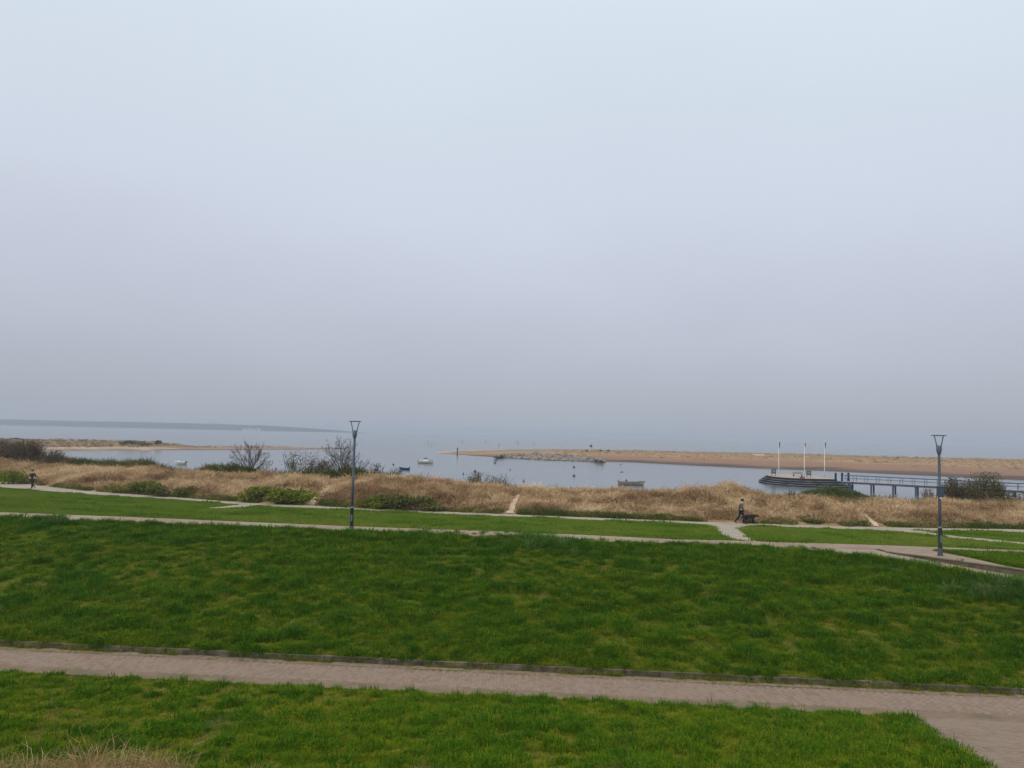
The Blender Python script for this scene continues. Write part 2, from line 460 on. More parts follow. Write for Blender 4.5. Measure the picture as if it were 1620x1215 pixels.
strip('lamp_pad', [(x + .06, float(f_wall(x)) + .16) for x in pad_x] + [(21.5, 33.7)], [(x, float(f_mnear(x)) + .05) for x in pad_x] + [(21.35, 37.8)], M_PAVE, 0.028, 24, 6)
TR = {'a': ([(818, 783), (811, 792), (806.5, 802), (801, 812.5)], [(823, 783), (819, 792), (815, 802), (812.5, 813)]),
      'b': ([(518, 771), (510, 778), (497, 788), (485, 798.8)], [(522, 772), (515, 779), (504, 789), (497, 799.3)]),
      'c': ([(1359, 810), (1368, 818), (1376, 826), (1383, 833.5)], [(1363, 810), (1374, 818), (1384, 826), (1391, 834)])}
TRW = {}
for k, (a, b) in TR.items():
    TRW[k] = (hits(a), hits(b))
    strip('sand_trail', TRW[k][0], TRW[k][1], M_SAND, 0.05, 30, 3)

# ------------------------------------------------------------------ brick path with kerb
M_BRICK = None
def brick_material():
    m = bpy.data.materials.new('weathered_clay_brick'); m.use_nodes = True
    n, l = m.node_tree.nodes, m.node_tree.links; b = n['Principled BSDF']
    b.inputs['Roughness'].default_value = 0.85; b.inputs['Specular IOR Level'].default_value = 0.2
    geo = n.new('ShaderNodeNewGeometry')
    at = n.new('ShaderNodeAttribute'); at.attribute_type = 'GEOMETRY'; at.attribute_name = 'tint'
    oi = n.new('ShaderNodeObjectInfo')
    ad = n.new('ShaderNodeMath'); ad.operation = 'MULTIPLY_ADD'; ad.inputs[1].default_value = 0.35
    l.new(oi.outputs['Random'], ad.inputs[0]); l.new(at.outputs['Fac'], ad.inputs[2])
    nz = n.new('ShaderNodeTexNoise'); nz.inputs['Scale'].default_value = 1.1; nz.inputs['Detail'].default_value = 6
    l.new(geo.outputs['Position'], nz.inputs['Vector'])
    ad2 = n.new('ShaderNodeMath'); ad2.operation = 'MULTIPLY_ADD'; ad2.inputs[1].default_value = 1.15
    l.new(nz.outputs[0], ad2.inputs[0]); l.new(ad.outputs[0], ad2.inputs[2])
    rp = n.new('ShaderNodeValToRGB'); e = rp.color_ramp.elements
    e[0].position = 0.25; e[0].color = (0.155, 0.108, 0.080, 1); e[1].position = 1.35 / 1.6; e[1].color = (0.200, 0.150, 0.115, 1)
    k = e.new(0.55); k.color = (0.178, 0.126, 0.095, 1)
    sc = n.new('ShaderNodeMath'); sc.operation = 'MULTIPLY'; sc.inputs[1].default_value = 0.62
    l.new(ad2.outputs[0], sc.inputs[0]); l.new(sc.outputs[0], rp.inputs[0])
    l.new(rp.outputs[0], b.inputs['Base Color'])
    return m
M_BRICK = brick_material()
M_BED = mat('sandy_path_bed', (0.15, 0.112, 0.08), 0.95, 0.1, col2=(0.19, 0.14, 0.10), scale=3, detail=6, bump=0.5, bscale=20, col3=(0.12, 0.10, 0.06), scale3=0.9)
GUT = 0.32                                                   # gutter between the bricks and the kerb
X = np.linspace(-40, 40, 260)
bed = strip('brick_path', list(zip(X, f_pnear(X) + .0)), list(zip(X, f_kerb(X))), M_BED, 0.065, 300, 3)
_b0, _b1, _b2 = hit(1442, 1136, 5, 40), hit(1556, 1212, 5, 40), hit(1606, 1139, 5, 40)   # corners of the branch climbing towards the viewpoint
_bs = (_b0.x - _b1.x) / (_b0.y - _b1.y)
BR_L = lambda y: _b0.x + _bs * (y - _b0.y)
BR_R = lambda y: _b2.x + (_bs * .5) * (y - _b2.y)
BY = float(f_pnear(11.0)) + .03
yL = np.linspace(5.0, float(f_pnear(_b0.x)) - .03, 90); yR = np.linspace(5.0, float(f_pnear(_b2.x)) - .03, 90)
branch = strip('brick_path_branch', [(BR_L(y) - .05, y) for y in yL], [(BR_R(y) + .05, y) for y in yR], M_BED, 0.064, 90, 8)
def brick_mesh(tint):
    mb = MB(); l, w, h = 0.198, 0.0985, 0.05; c = 0.003
    b0 = [(-l / 2, -w / 2, -h), (l / 2, -w / 2, -h), (l / 2, w / 2, -h), (-l / 2, w / 2, -h)]
    b1 = [(x, y, -c) for x, y, _ in b0]
    b2 = [(x - math.copysign(c, x), y - math.copysign(c, y), 0) for x, y, _ in b0]
    f = [(8, 9, 10, 11)] + [(i, (i + 1) % 4, (i + 1) % 4 + 4, i + 4) for i in range(4)] + [(i + 4, (i + 1) % 4 + 4, (i + 1) % 4 + 8, i + 8) for i in range(4)]
    mb.add(b0 + b1 + b2, f, tint); return mb
places = []                                                  # (x, y, z, rz, slope)
rr = random.Random(3)
ang = math.atan(-0.0855)
for i in range(-250, 250):                                   # bricks laid across the path, courses along it
    for j in range(0, 13):
        s = i * 0.1005; tt = 0.02 + 0.10 + j * 0.2 + (0.1 if i % 2 else 0.0)
        x = s; y0 = float(f_pnear(x)) + 0.06; y = y0 + tt * 1.0
        if tt + .1 > 2.40 - GUT: continue
        if y - y0 < -0.2: continue
        places.append((x, y, Z_BRICK + rr.uniform(-.004, .004), ang + math.pi / 2 + rr.uniform(-.02, .02), rr.uniform(-.015, .015)))
y = BY + .12
k = 0
while y > 9.5:
    x = BR_L(y) + 0.1 + (0.1 if k % 2 else 0)
    while x < BR_R(y) - 0.08:
        if y > float(f_pnear(x)) - .05:
            x += 0.202; continue
        z = gz(x, y) + 0.07
        sl = math.atan((gz(x, y + .3) - gz(x, y - .3)) / .6)
        places.append((x, y, z + rr.uniform(-.004, .004), rr.uniform(-.02, .02), sl)); x += 0.202
    y -= 0.1005; k += 1
def in_view(x, y, z):
    d = CAM_R.transposed() @ Vector((x, y, z - CAM_Z))
    u, v = CX + FPX * d.x / -d.z, CY - FPX * d.y / -d.z
    return 0 < u < 1620 and 0 < v < 1210
order = sorted(range(len(places)), key=lambda q: (not in_view(*places[q][:3]), math.hypot(*places[q][:2])))
near = set(order[:300])
protos = [brick_mesh(t).mesh('brick') for t in (0.1, 0.3, 0.5, 0.7, 0.9)]
for p in protos:
    p.materials.append(M_BRICK)
    a = p.attributes.new('tint', 'FLOAT', 'POINT'); a.data.foreach_set('value', [(0.1, 0.3, 0.5, 0.7, 0.9)[protos.index(p)]] * len(p.vertices))
rest = {0: MB(), 1: MB()}
base_b = brick_mesh(0.5)
for q, (x, y, z, rz, sl) in enumerate(places):
    br = abs(rz) < 0.5
    if q in near:
        o = bpy.data.objects.new('brick', protos[rr.randrange(5)]); C.objects.link(o)
        o.parent = branch if br else bed
        o.location = (x, y, z); o.rotation_euler = (sl, 0, rz) if br else (sl, 0, rz)
    else:
        M = Matrix.Translation((x, y, z)) @ Matrix.Rotation(sl, 4, 'X') @ Matrix.Rotation(rz, 4, 'Z')
        t = rr.random()
        rest[int(br)].add([M @ Vector(v) for v in base_b.v], base_b.f, t)
for k, par in ((0, bed), (1, branch)):
    if rest[k].v:
        tag(rest[k].build('brick_paving', M_BRICK, par, tint=True), kind='stuff')
M_KERB = mat('weathered_kerb_concrete', (0.055, 0.047, 0.032), 0.9, 0.2, col2=(0.145, 0.122, 0.092), scale=3.5, detail=8, bump=0.6, bscale=25, col3=(0.05, 0.055, 0.022), scale3=1.1)
M_GUT = mat('gutter_slab', (0.15, 0.115, 0.08), 0.9, 0.2, col2=(0.21, 0.162, 0.115), scale=4, detail=8, bump=0.5, bscale=25, col3=(0.15, 0.12, 0.075), scale3=1.3)
X = np.linspace(-30, 30, 80)
kerb = strip('kerb', list(zip(X, f_kerb(X) + .09)), list(zip(X, f_kerb(X) + .16)), M_KERB, -0.05, 80, 1)
kb = MB().box((0, 0, -0.14), (0.985, 0.10, 0.34)).mesh('kerb_stone'); kb.materials.append(M_KERB)
gs = MB().box((0, 0, -0.03), (0.494, 0.28, 0.06)).mesh('gutter_slab'); gs.materials.append(M_GUT)
for i in range(-24, 25):
    x = i * 1.0
    o = bpy.data.objects.new('kerb_stone', kb); C.objects.link(o); o.parent = kerb
    o.location = (x + rr.uniform(-.006, .006), float(f_kerb(x)) + .035 + rr.uniform(-.012, .012), Z_BRICK + .135 + rr.uniform(-.010, .008))
    o.rotation_euler = (rr.uniform(-.04, .04), rr.uniform(-.012, .012), ang + rr.uniform(-.012, .012))
    for h in (0, .5):
        o = bpy.data.objects.new('gutter_slab', gs); C.objects.link(o); o.parent = bed
        o.location = (x + h + rr.uniform(-.005, .005), float(f_kerb(x + h)) - .165, Z_BRICK + .005 + rr.uniform(-.012, .008))
        o.rotation_euler = (rr.uniform(-.02, .02), rr.uniform(-.015, .015), ang + rr.uniform(-.015, .015))
# edging along the branch
M_EDGE = mat('edging_stone', (0.16, 0.125, 0.085), 0.9, 0.2, col2=(0.23, 0.185, 0.13), scale=5, detail=6, bump=0.4)
eg = MB().box((0, 0, -.05), (.06, .96, .14)).mesh('edging_stone'); eg.materials.append(M_EDGE)
for k in range(10):
    y = BY - .55 - k * 1.0
    o = bpy.data.objects.new('edging_stone', eg); C.objects.link(o); o.parent = branch
    x = BR_L(y) - .03; o.location = (x, y, gz(x, y) + .05); o.rotation_euler = (math.atan((gz(x, y + .4) - gz(x, y - .4)) / .8), 0, -math.atan(_bs))

# low wall beside the ramp
wx = np.linspace(18.2, 34, 50); wy = f_wall(wx)
mbw, mbc = MB(), MB()
M_WALL = mat('mossy_wall', (0.085, 0.066, 0.046), 0.9, 0.2, col2=(0.14, 0.115, 0.08), scale=3, detail=8, bump=0.6, bscale=20, col3=(0.045, 0.052, 0.02), scale3=0.8)
for i in range(len(wx) - 1):
    p, q = Vector((wx[i], wy[i])), Vector((wx[i + 1], wy[i + 1])); d = (q - p).normalized(); nrm = Vector((-d.y, d.x)) * 0.09
    zt = [float(z_top(v)) + .03 for v in (p.x, q.x)]; zb = [float(z_low(v)) - .2 for v in (p.x, q.x)]
    for mb_, w, t0, t1 in ((mbw, 1.0, 'b', 0.0), (mbc, 1.35, 't', 0.045)):
        vs_ = []
        for (P, j) in ((p, 0), (q, 1)):
            lo = zb[j] if t0 == 'b' else zt[j]; hi = zt[j] if t0 == 'b' else zt[j] + t1
            for sgn in (1, -1):
                vs_.append((P.x + nrm.x * w * sgn, P.y + nrm.y * w * sgn, lo)); vs_.append((P.x + nrm.x * w * sgn, P.y + nrm.y * w * sgn, hi))
        mb_.add(vs_, [(0, 1, 5, 4), (2, 6, 7, 3), (1, 3, 7, 5), (0, 4, 6, 2), (0, 2, 3, 1), (4, 5, 7, 6)])
lw = thing('low_wall', (18.2, 38.4, 3.68), 'low mossy brown wall edging the ramp beside the right lamp', 'wall')
for mb_, nm in ((mbw, 'wall_body'), (mbc, 'coping')):
    mb_.v = [(a - 18.2, b - 38.4, c - 3.68) for a, b, c in mb_.v]
    mb_.build(nm, M_WALL if nm == 'wall_body' else mat('wall_coping', (0.16, 0.135, 0.1), .9, .2, col2=(.10, .095, .055), scale=2.5, detail=7, bump=.4), lw)

# ------------------------------------------------------------------ sandspits and the far shore
def spit(name, front, back, m, nt=46, seed=0, tail=60, hum=0.35):
    fx = [p[0] for p in front]; px = np.linspace(fx[0], fx[-1], 220)
    fy = np.interp(px, fx, [p[1] for p in front])
    by = np.interp(px, [p[0] for p in back], [p[1] for p in back]); bz = np.interp(px, [p[0] for p in back], [p[2] for p in back])
    F = np.array([at_z(a, b, 0.0)[:2] for a, b in zip(px, fy)]); B = np.array([at_z(a, b, c)[:2] for a, b, c in zip(px, by, bz)])
    D = B - F; L = np.maximum(np.hypot(*D.T), 1.0); U = D / L[:, None]
    ts = np.concatenate([[-0.06, 0.0, 0.012, 0.03, 0.05], np.linspace(0.08, 1.0, nt - 12), np.linspace(1.0, 1.0, 7) + np.linspace(.06, 1, 7)])
    V, zone = [], []
    for t in ts:
        if t <= 1: P = F + D * t
        else: P = B + U * (t - 1) * tail
        prof = np.interp(t, [-.06, 0, .012, .05, .14, .5, 1.0, 1.25, 1.7, 2.0], [-.35, 0.0, .16, .34, .46, .62, 1.0, .9, .1, -.3])
        n1 = fbm(P[:, 0] / 14, P[:, 1] / 9, seed, 3) - .5; n2 = fbm(P[:, 0] / 4, P[:, 1] / 4, seed + 3, 2) - .5
        env = np.clip((t - .03) / .2, 0, 1) * (1 if t <= 1.3 else 0)
        z = prof * bz + (n1 * 2 * hum + n2 * .25) * env * np.clip(bz / 1.5, .1, 1)
        V.append(np.concatenate([P, z[:, None]], 1)); zone.append(np.full(len(px), np.clip(t, 0, 1.2)) + (n1 * .5) * env)
    V = np.concatenate(V)
    me = grid_mesh(name, V, len(ts), len(px))
    a = me.attributes.new('zone', 'FLOAT', 'POINT'); a.data.foreach_set('value', np.concatenate(zone).astype(np.float32))
    o = link(name, me, m); tag(o, kind='structure'); return o, V
def zone_mat(name, stops):
    m = bpy.data.materials.new(name); m.use_nodes = True
    n, l = m.node_tree.nodes, m.node_tree.links; b = n['Principled BSDF']
    b.inputs['Roughness'].default_value = 0.95; b.inputs['Specular IOR Level'].default_value = 0.1
    at = n.new('ShaderNodeAttribute'); at.attribute_name = 'zone'
    geo = n.new('ShaderNodeNewGeometry'); nz = n.new('ShaderNodeTexNoise'); nz.inputs['Scale'].default_value = 0.12; nz.inputs['Detail'].default_value = 8
    mp = n.new('ShaderNodeMapping'); mp.inputs['Scale'].default_value = (.35, 1.2, 1)
    l.new(geo.outputs['Position'], mp.inputs[0]); l.new(mp.outputs[0], nz.inputs['Vector'])
    ma = n.new('ShaderNodeMath'); ma.operation = 'MULTIPLY_ADD'; ma.inputs[1].default_value = 0.22
    mb = n.new('ShaderNodeMath'); mb.operation = 'SUBTRACT'; mb.inputs[1].default_value = 0.5
    l.new(nz.outputs[0], mb.inputs[0]); l.new(mb.outputs[0], ma.inputs[0]); l.new(at.outputs['Fac'], ma.inputs[2])
    rp = n.new('ShaderNodeValToRGB'); e = rp.color_ramp.elements
    for i, (p, c) in enumerate(stops):
        if i < 2: e[i].position = p; e[i].color = (*c, 1)
        else: k = e.new(p); k.color = (*c, 1)
    l.new(ma.outputs[0], rp.inputs[0]); l.new(rp.outputs[0], b.inputs['Base Color'])
    bp = n.new('ShaderNodeBump'); bp.inputs['Strength'].default_value = 0.6; bp.inputs['Distance'].default_value = 0.4
    nz2 = n.new('ShaderNodeTexNoise'); nz2.inputs['Scale'].default_value = 0.9; nz2.inputs['Detail'].default_value = 6
    l.new(geo.outputs['Position'], nz2.inputs['Vector']); l.new(nz2.outputs[0], bp.inputs['Height']); l.new(bp.outputs[0], b.inputs['Normal'])
    return m
M_SPIT_R = zone_mat('spit_sand_and_grass', [(0.0, (0.075, 0.052, 0.042)), (0.045, (0.10, 0.070, 0.055)), (0.09, (0.20, 0.118, 0.078)), (0.34, (0.225, 0.132, 0.082)), (0.5, (0.28, 0.19, 0.11)), (0.85, (0.24, 0.162, 0.092)), (1.0, (0.18, 0.132, 0.074))])
M_SPIT_L = zone_mat('spit_sand_and_scrub', [(0.0, (0.19, 0.14, 0.10)), (0.05, (0.34, 0.25, 0.18)), (0.12, (0.33, 0.24, 0.165)), (0.20, (0.20, 0.13, 0.075)), (0.5, (0.22, 0.15, 0.08)), (0.8, (0.16, 0.125, 0.06)), (1.0, (0.20, 0.125, 0.08))])
M_SPIT_T = zone_mat('bare_pale_sand', [(0.0, (0.12, 0.085, 0.065)), (0.10, (0.20, 0.14, 0.10)), (0.5, (0.26, 0.19, 0.14)), (0.62, (0.14, 0.10, 0.065)), (0.8, (0.27, 0.2, 0.15)), (1.0, (0.34, 0.26, 0.20))])
spit_r, VR = spit('sandspit', [(742, 720.6), (765, 721.8), (800, 724), (850, 727.2), (920, 729.5), (1000, 731.3), (1100, 736.6), (1200, 741.3), (1300, 744.7), (1400, 749.5), (1500, 754), (1620, 760), (1800, 768), (2300, 786)],
     [(742, 716.5, .35), (765, 714, .7), (800, 712.3, 1.2), (880, 711.6, 1.7), (1000, 713, 1.8), (1240, 718.5, 1.8), (1400, 722.5, 1.8), (1620, 728, 1.9), (2300, 745, 2.0)], M_SPIT_R, seed=40)
spit_t, VT = spit('sandspit_tip', [(690, 717.6), (715, 718.6), (740, 720.2), (765, 721.2), (790, 722.0), (830, 723.0)],
     [(690, 716.9, .02), (715, 715, .25), (730, 712.2, .45), (800, 711.8, .6), (830, 711.8, .5)], M_SPIT_T, seed=44, hum=.1, tail=30)
spit_l, VL = spit('sandbank', [(-700, 720), (-200, 714.5), (0, 714), (75, 713.3), (160, 712.5), (270, 711.8), (300, 711.8)],
     [(-700, 690, 2.0), (0, 695.2, 2.0), (50, 694.8, 2.0), (150, 696.8, 1.9), (240, 699, 1.7), (265, 702, 1.1), (300, 705.5, .6)], M_SPIT_L, seed=50)
spit_l2, VL2 = spit('sandbank_tip', [(262, 711.9), (340, 712), (430, 711.5), (500, 711), (545, 709.6)],
     [(262, 704.5, .7), (330, 705.7, .6), (430, 706.2, .55), (480, 707.6, .45), (545, 708.9, .1)], M_SPIT_T, seed=54, hum=.12, tail=30)

M_FAR = mat('far_wooded_shore', (0.016, 0.021, 0.028), 0.95, 0.05, col2=(0.026, 0.033, 0.036), scale=0.012, detail=6)
pxs = np.linspace(-900, 556, 700)
top_px = np.interp(pxs, [-900, -300, 0, 90, 200, 300, 400, 450, 500, 545, 556], [9, 10, 9.2, 9.0, 9.6, 9.6, 8.6, 7.0, 4.6, 1.2, 0.0])
FV = []
DF = 3000.0
base = np.array([[(p - CX) / FPX * DF, DF] for p in pxs])
nz_ = fbm(pxs / 6.0, pxs * 0, 71, 4) - .5
Hh = np.maximum(top_px * DF / FPX * (1 + .16 * nz_), 0.05)
for t, hz, dy in ((0, -1, -3), (1, .45, 4), (2, .62, 12), (3, 0.92, 50), (4, 1.0, 120), (5, .9, 300), (6, -.1, 520)):
    nn = fbm(pxs / 3.0, np.full(len(pxs), t * 3.1), 73, 3)
    FV.append(np.stack([base[:, 0], base[:, 1] + dy, (Hh * hz * (1 + .1 * (nn - .5)) if hz > 0 else np.full(len(pxs), -1.0))], 1))
far = link('far_shore', grid_mesh('far_shore', np.concatenate(FV), 7, len(pxs)), M_FAR); tag(far, kind='structure')
M_WHITE = mat('white_paint', (0.74, 0.74, 0.72), 0.5, 0.4, col2=(0.66, 0.66, 0.63), scale=3, detail=5)
for k, (px, w, h) in enumerate(((388, 12, 6), (396, 14, 8), (403, 11, 6), (410, 12, 7))):
    p = at_y(px, 680, DF - 8)
    t = thing('far_building', (p.x, DF - 12, -0.5), ('pale block on the far shore, leftmost of the row of four', 'pale block on the far shore, second from the left of four',
              'pale block on the far shore, third from the left of four', 'pale block on the far shore, rightmost of the row of four')[k], 'building', group='pale buildings on the far shore')
    MB().box((0, 0, h / 2), (w, 10, h)).build('wall', mat('pale_facade', (.42, .42, .42), .7, .2), t)
    MB().add([(-w / 2 - .5, -5.5, h), (w / 2 + .5, -5.5, h), (w / 2 + .5, 5.5, h), (-w / 2 - .5, 5.5, h), (-w / 2, 0, h + 3), (w / 2, 0, h + 3)], [(0, 1, 5, 4), (2, 3, 4, 5), (1, 2, 5), (3, 0, 4), (3, 2, 1, 0)]).build('roof', mat('grey_roof', (.15, .13, .12), .8), t)

# ------------------------------------------------------------------ grass (uncountable ground cover)
def tuft(name, nb, rad, h, w, lean, mat_, seed, curl=0.5, stalk=False):
    r_ = random.Random(seed); mb = MB()
    for _ in range(nb):
        a, q = r_.uniform(0, 6.283), rad * math.sqrt(r_.random()); x, y = q * math.cos(a), q * math.sin(a)
        b = a + r_.gauss(0, .8); L = h * r_.uniform(.55, 1.15); ln = lean * r_.uniform(.2, 1.3)
        dx, dy = math.cos(b), math.sin(b); ww = w * r_.uniform(.7, 1.3); c = b + math.pi / 2 + r_.gauss(0, .5); sx_, sy_ = math.cos(c) * ww / 2, math.sin(c) * ww / 2
        m1 = (x + dx * L * ln * .35, y + dy * L * ln * .35, L * .55); m2 = (x + dx * L * ln, y + dy * L * ln, L * (1 - curl * ln * .5))
        mb.add([(x - sx_, y - sy_, -.02), (x + sx_, y + sy_, -.02), (m1[0] + sx_ * .8, m1[1] + sy_ * .8, m1[2]), (m1[0] - sx_ * .8, m1[1] - sy_ * .8, m1[2]), m2],
               [(0, 1, 2, 3), (3, 2, 4)])
    me = mb.mesh(name); me.materials.append(mat_)
    return bpy.data.objects.new(name, me)
def scatter(name, P, protos, scl, tint, tilt=0.15, rot=None, seed=0, label=None, cat=None):
    n = len(P); r_ = np.random.default_rng(seed)
    col = bpy.data.collections.new(name + '_parts')
    for o in protos: col.objects.link(o)
    me = bpy.data.meshes.new(name); me.vertices.add(n); me.vertices.foreach_set('co', np.asarray(P, np.float32).ravel())
    def attr(nm, ty, data):
        a = me.attributes.new(nm, ty, 'POINT'); a.data.foreach_set('vector' if ty == 'FLOAT_VECTOR' else 'value', data)
    yaw = r_.uniform(0, 6.283, n) if rot is None else rot
    attr('turn', 'FLOAT_VECTOR', np.stack([r_.normal(0, tilt, n), r_.normal(0, tilt, n), yaw], 1).astype(np.float32).ravel())
    scl = np.asarray(scl, np.float32)
    if scl.ndim == 1: scl = np.stack([scl] * 3, 1)
    attr('size', 'FLOAT_VECTOR', scl.astype(np.float32).ravel())
    attr('pick', 'INT', r_.integers(0, len(protos), n).astype(np.int32))
    attr('tint', 'FLOAT', np.asarray(tint, np.float32))
    o = bpy.data.objects.new(name, me); C.objects.link(o)
    ng = bpy.data.node_groups.new(name, 'GeometryNodeTree')
    ng.interface.new_socket('Geometry', in_out='INPUT', socket_type='NodeSocketGeometry')
    ng.interface.new_socket('Geometry', in_out='OUTPUT', socket_type='NodeSocketGeometry')
    N, L = ng.nodes, ng.links
    gi, go = N.new('NodeGroupInput'), N.new('NodeGroupOutput')
    ip = N.new('GeometryNodeInstanceOnPoints'); ip.inputs['Pick Instance'].default_value = True
    ci = N.new('GeometryNodeCollectionInfo'); ci.inputs['Collection'].default_value = col
    ci.inputs['Separate Children'].default_value = True; ci.inputs['Reset Children'].default_value = True
    def na(nm, ty):
        k = N.new('GeometryNodeInputNamedAttribute'); k.data_type = ty; k.inputs['Name'].default_value = nm; return k.outputs['Attribute']
    L.new(gi.outputs[0], ip.inputs['Points']); L.new(ci.outputs[0], ip.inputs['Instance'])
    L.new(na('pick', 'INT'), ip.inputs['Instance Index']); L.new(na('turn', 'FLOAT_VECTOR'), ip.inputs['Rotation']); L.new(na('size', 'FLOAT_VECTOR'), ip.inputs['Scale'])
    L.new(ip.outputs[0], go.inputs[0])
    md = o.modifiers.new('plants', 'NODES'); md.node_group = ng
    tag(o, label, cat, kind='stuff')
    return o
def in_poly(Px, Py, poly):
    ins = np.zeros(len(Px), bool); n = len(poly)
    for i in range(n):
        x0, y0 = poly[i]; x1, y1 = poly[(i + 1) % n]
        c = ((y0 > Py) != (y1 > Py)) & (Px < (x1 - x0) * (Py - y0) / ((y1 - y0) if y1 != y0 else 1e-9) + x0)
        ins ^= c
    return ins
def visible_x(Y, margin): return 0.66 * Y + margin
def sample(n, ylo, yhi, margin=3.0, seed=0):
    """random ground points between two depth lines (functions of X), denser where nearer"""
    r_ = np.random.default_rng(seed); out = []
    X = r_.uniform(-75, 75, n * 4); t = r_.random(n * 4)
    Y = ylo(X) + (yhi(X) - ylo(X)) * t
    k = np.abs(X) < visible_x(Y, margin)
    return X[k][:n], Y[k][:n]
GREEN = [(0.0, (0.023, 0.082, 0.003)), (0.3, (0.066, 0.142, 0.004)), (0.55, (0.132, 0.180, 0.006)), (0.8, (0.205, 0.202, 0.012)), (1.0, (0.290, 0.236, 0.055))]
M_GRASS = mat_tint('grass_blades', GREEN, nscale=5.0, namt=0.25)
M_LAWN = mat_tint('lawn_blades', [(0.0, (0.090, 0.160, 0.013)), (0.5, (0.122, 0.192, 0.019)), (1.0, (0.172, 0.208, 0.030))], nscale=1.2, namt=0.4)
M_STRAW = mat_tint('dry_marram', [(0.0, (0.20, 0.122, 0.062)), (0.4, (0.40, 0.272, 0.150)), (0.75, (0.53, 0.385, 0.228)), (1.0, (0.64, 0.50, 0.32))], nscale=1.0, namt=0.5)
gp = [tuft('grass_tuft', 28, .11, .10, .009, .95, M_GRASS, s, .8) for s in range(5)]
def clumpy(X, Y):
    big = fbm(X / 7.5, Y / 8.5, 101, 4); mid = fbm(X / .38, Y / .62, 111, 3); sm = fbm(X / .16, Y / .30, 121, 2)
    bed_ = np.clip((fbm(X / 2.6, Y / 3.4, 117, 2) - .38) * 3, .25, 1)
    lush = np.clip((mid - .5) * 3.4 * bed_ + (big - .5) * 1.6 + (sm - .5) * 3.2 - .02, -1, 1)
    return lush, big
def grass_points(n, ylo, yhi, seed, margin=3):
    X, Y = sample(n, ylo, yhi, margin, seed)
    return X, Y
# bank between the brick path and the middle path
X, Y = grass_points(125000, lambda x: f_kerb(x) + .09, lambda x: f_crest(x) + .6, 1)
lush, big = clumpy(X, Y)
edge = np.clip(1 - np.abs(Y - f_crest(X)) / 5.0, 0, 1)
lush = np.clip(lush + edge * .34 * (.3 + 1.2 * fbm(X / 1.7, Y / 2, 119, 2)) - .10 * np.clip((X - 1) / 5, 0, 1) * np.clip((30 - Y) / 6, 0, 1), -1, 1)
S = (0.82 + 0.85 * np.clip(lush, -.5, 1)) * RNG.uniform(.55, 1.45, len(X)) * (0.75 + 0.35 * np.clip(Y / 30, .6, 1.3))
tint = np.clip(.51 - .40 * lush + .42 * (big - .5) + RNG.normal(0, .17, len(X)), 0, 1)
scatter('bank_grass', np.stack([X, Y, ground_z(X, Y)], 1), gp, np.stack([S * 1.15, S * 1.15, S * (.85 + .3 * np.clip(lush, 0, 1))], 1), tint, .2, seed=21)
# foreground slope
X, Y = grass_points(84000, const(9.5), lambda x: f_pnear(x) - .03, 2, 2.0)
k = ~((X > BR_L(Y) - .05) & (X < BR_R(Y) + .05)); X, Y = X[k], Y[k]
dpe = np.clip((f_pnear(X) - Y) / .25, .45, 1)
lush, big = clumpy(X + 40, Y)
edge = np.clip(1 - np.abs(Y - f_pnear(X)) / .8, 0, 1) * np.clip((fbm(X / 1.5, Y * 0, 88, 2) - .35) * 3, 0, 1)
lush = np.clip(lush + edge * .4, -1, 1)
S = dpe * (0.80 + 0.75 * np.clip(lush, -.5, 1)) * RNG.uniform(.6, 1.4, len(X))
tint = np.clip(.55 - .40 * lush + .45 * (big - .5) + RNG.normal(0, .17, len(X)), 0, 1)
scatter('slope_grass', np.stack([X, Y, ground_z(X, Y)], 1), gp, np.stack([S, S, S * (.85 + .3 * np.clip(lush, 0, 1))], 1), tint, .2, seed=22)
# mown lawn between the middle path and the promenade
lp = [tuft('lawn_tuft', 22, .22, .055, .022, .9, M_LAWN, 50 + s, .8) for s in range(4)]
X, Y = sample(46000, lambda x: f_mfar(x) + .02, lambda x: f_pn(x) - .02, 4, 3)
ex = np.zeros(len(X), bool)
for L1, L2 in (([(1116, 829.5), (1128, 833), (1137, 841), (1146, 849), (1166, 855.5)], [(1182, 832), (1167, 836.5), (1174, 842.5), (1183, 849), (1199, 857.5)]),
               ([(328, 803.2), (355, 801.8), (377, 799.3), (385, 796.5)], [(328, 804.8), (362, 804), (388, 802.6), (425, 801.5)]),
               ([(1380, 837), (1440, 839), (1470, 842.8), (1500, 847), (1560, 853), (1619, 859), (1700, 866)], [(1380, 838.5), (1436, 843), (1500, 850.4), (1560, 856.4), (1619, 862.2), (1700, 870)])):
    ex |= in_poly(X, Y, hits(L1) + hits(L2)[::-1])
X, Y = X[~ex], Y[~ex]
tuftiness = np.clip((fbm(X / 2.2, Y / 1.6, 131, 3) - .60) * 9, 0, 1)
S = RNG.uniform(.8, 1.25, len(X)) * (1 + .9 * tuftiness)
tint = np.clip(fbm(X / 5, Y / 4, 141, 3) * 1.2 - .1 - .5 * tuftiness + RNG.normal(0, .06, len(X)), 0, 1)
scatter('lawn_grass', np.stack([X, Y, ground_z(X, Y)], 1), lp, S, tint, .15, seed=23)
# grass bed behind the low wall
X, Y = sample(60000, lambda x: f_wall(x) + .12, lambda x: f_mnear(x) - .05, 4, 4)
k = (X > 21.2 + .22 * (38.2 - Y)) & (X < 40); X, Y = X[k][:5200], Y[k][:5200]
scatter('bed_grass', np.stack([X, Y, ground_z(X, Y)], 1), gp, RNG.uniform(1.0, 1.9, len(X)), np.clip(RNG.normal(.3, .15, len(X)), 0, 1), .2, seed=24)
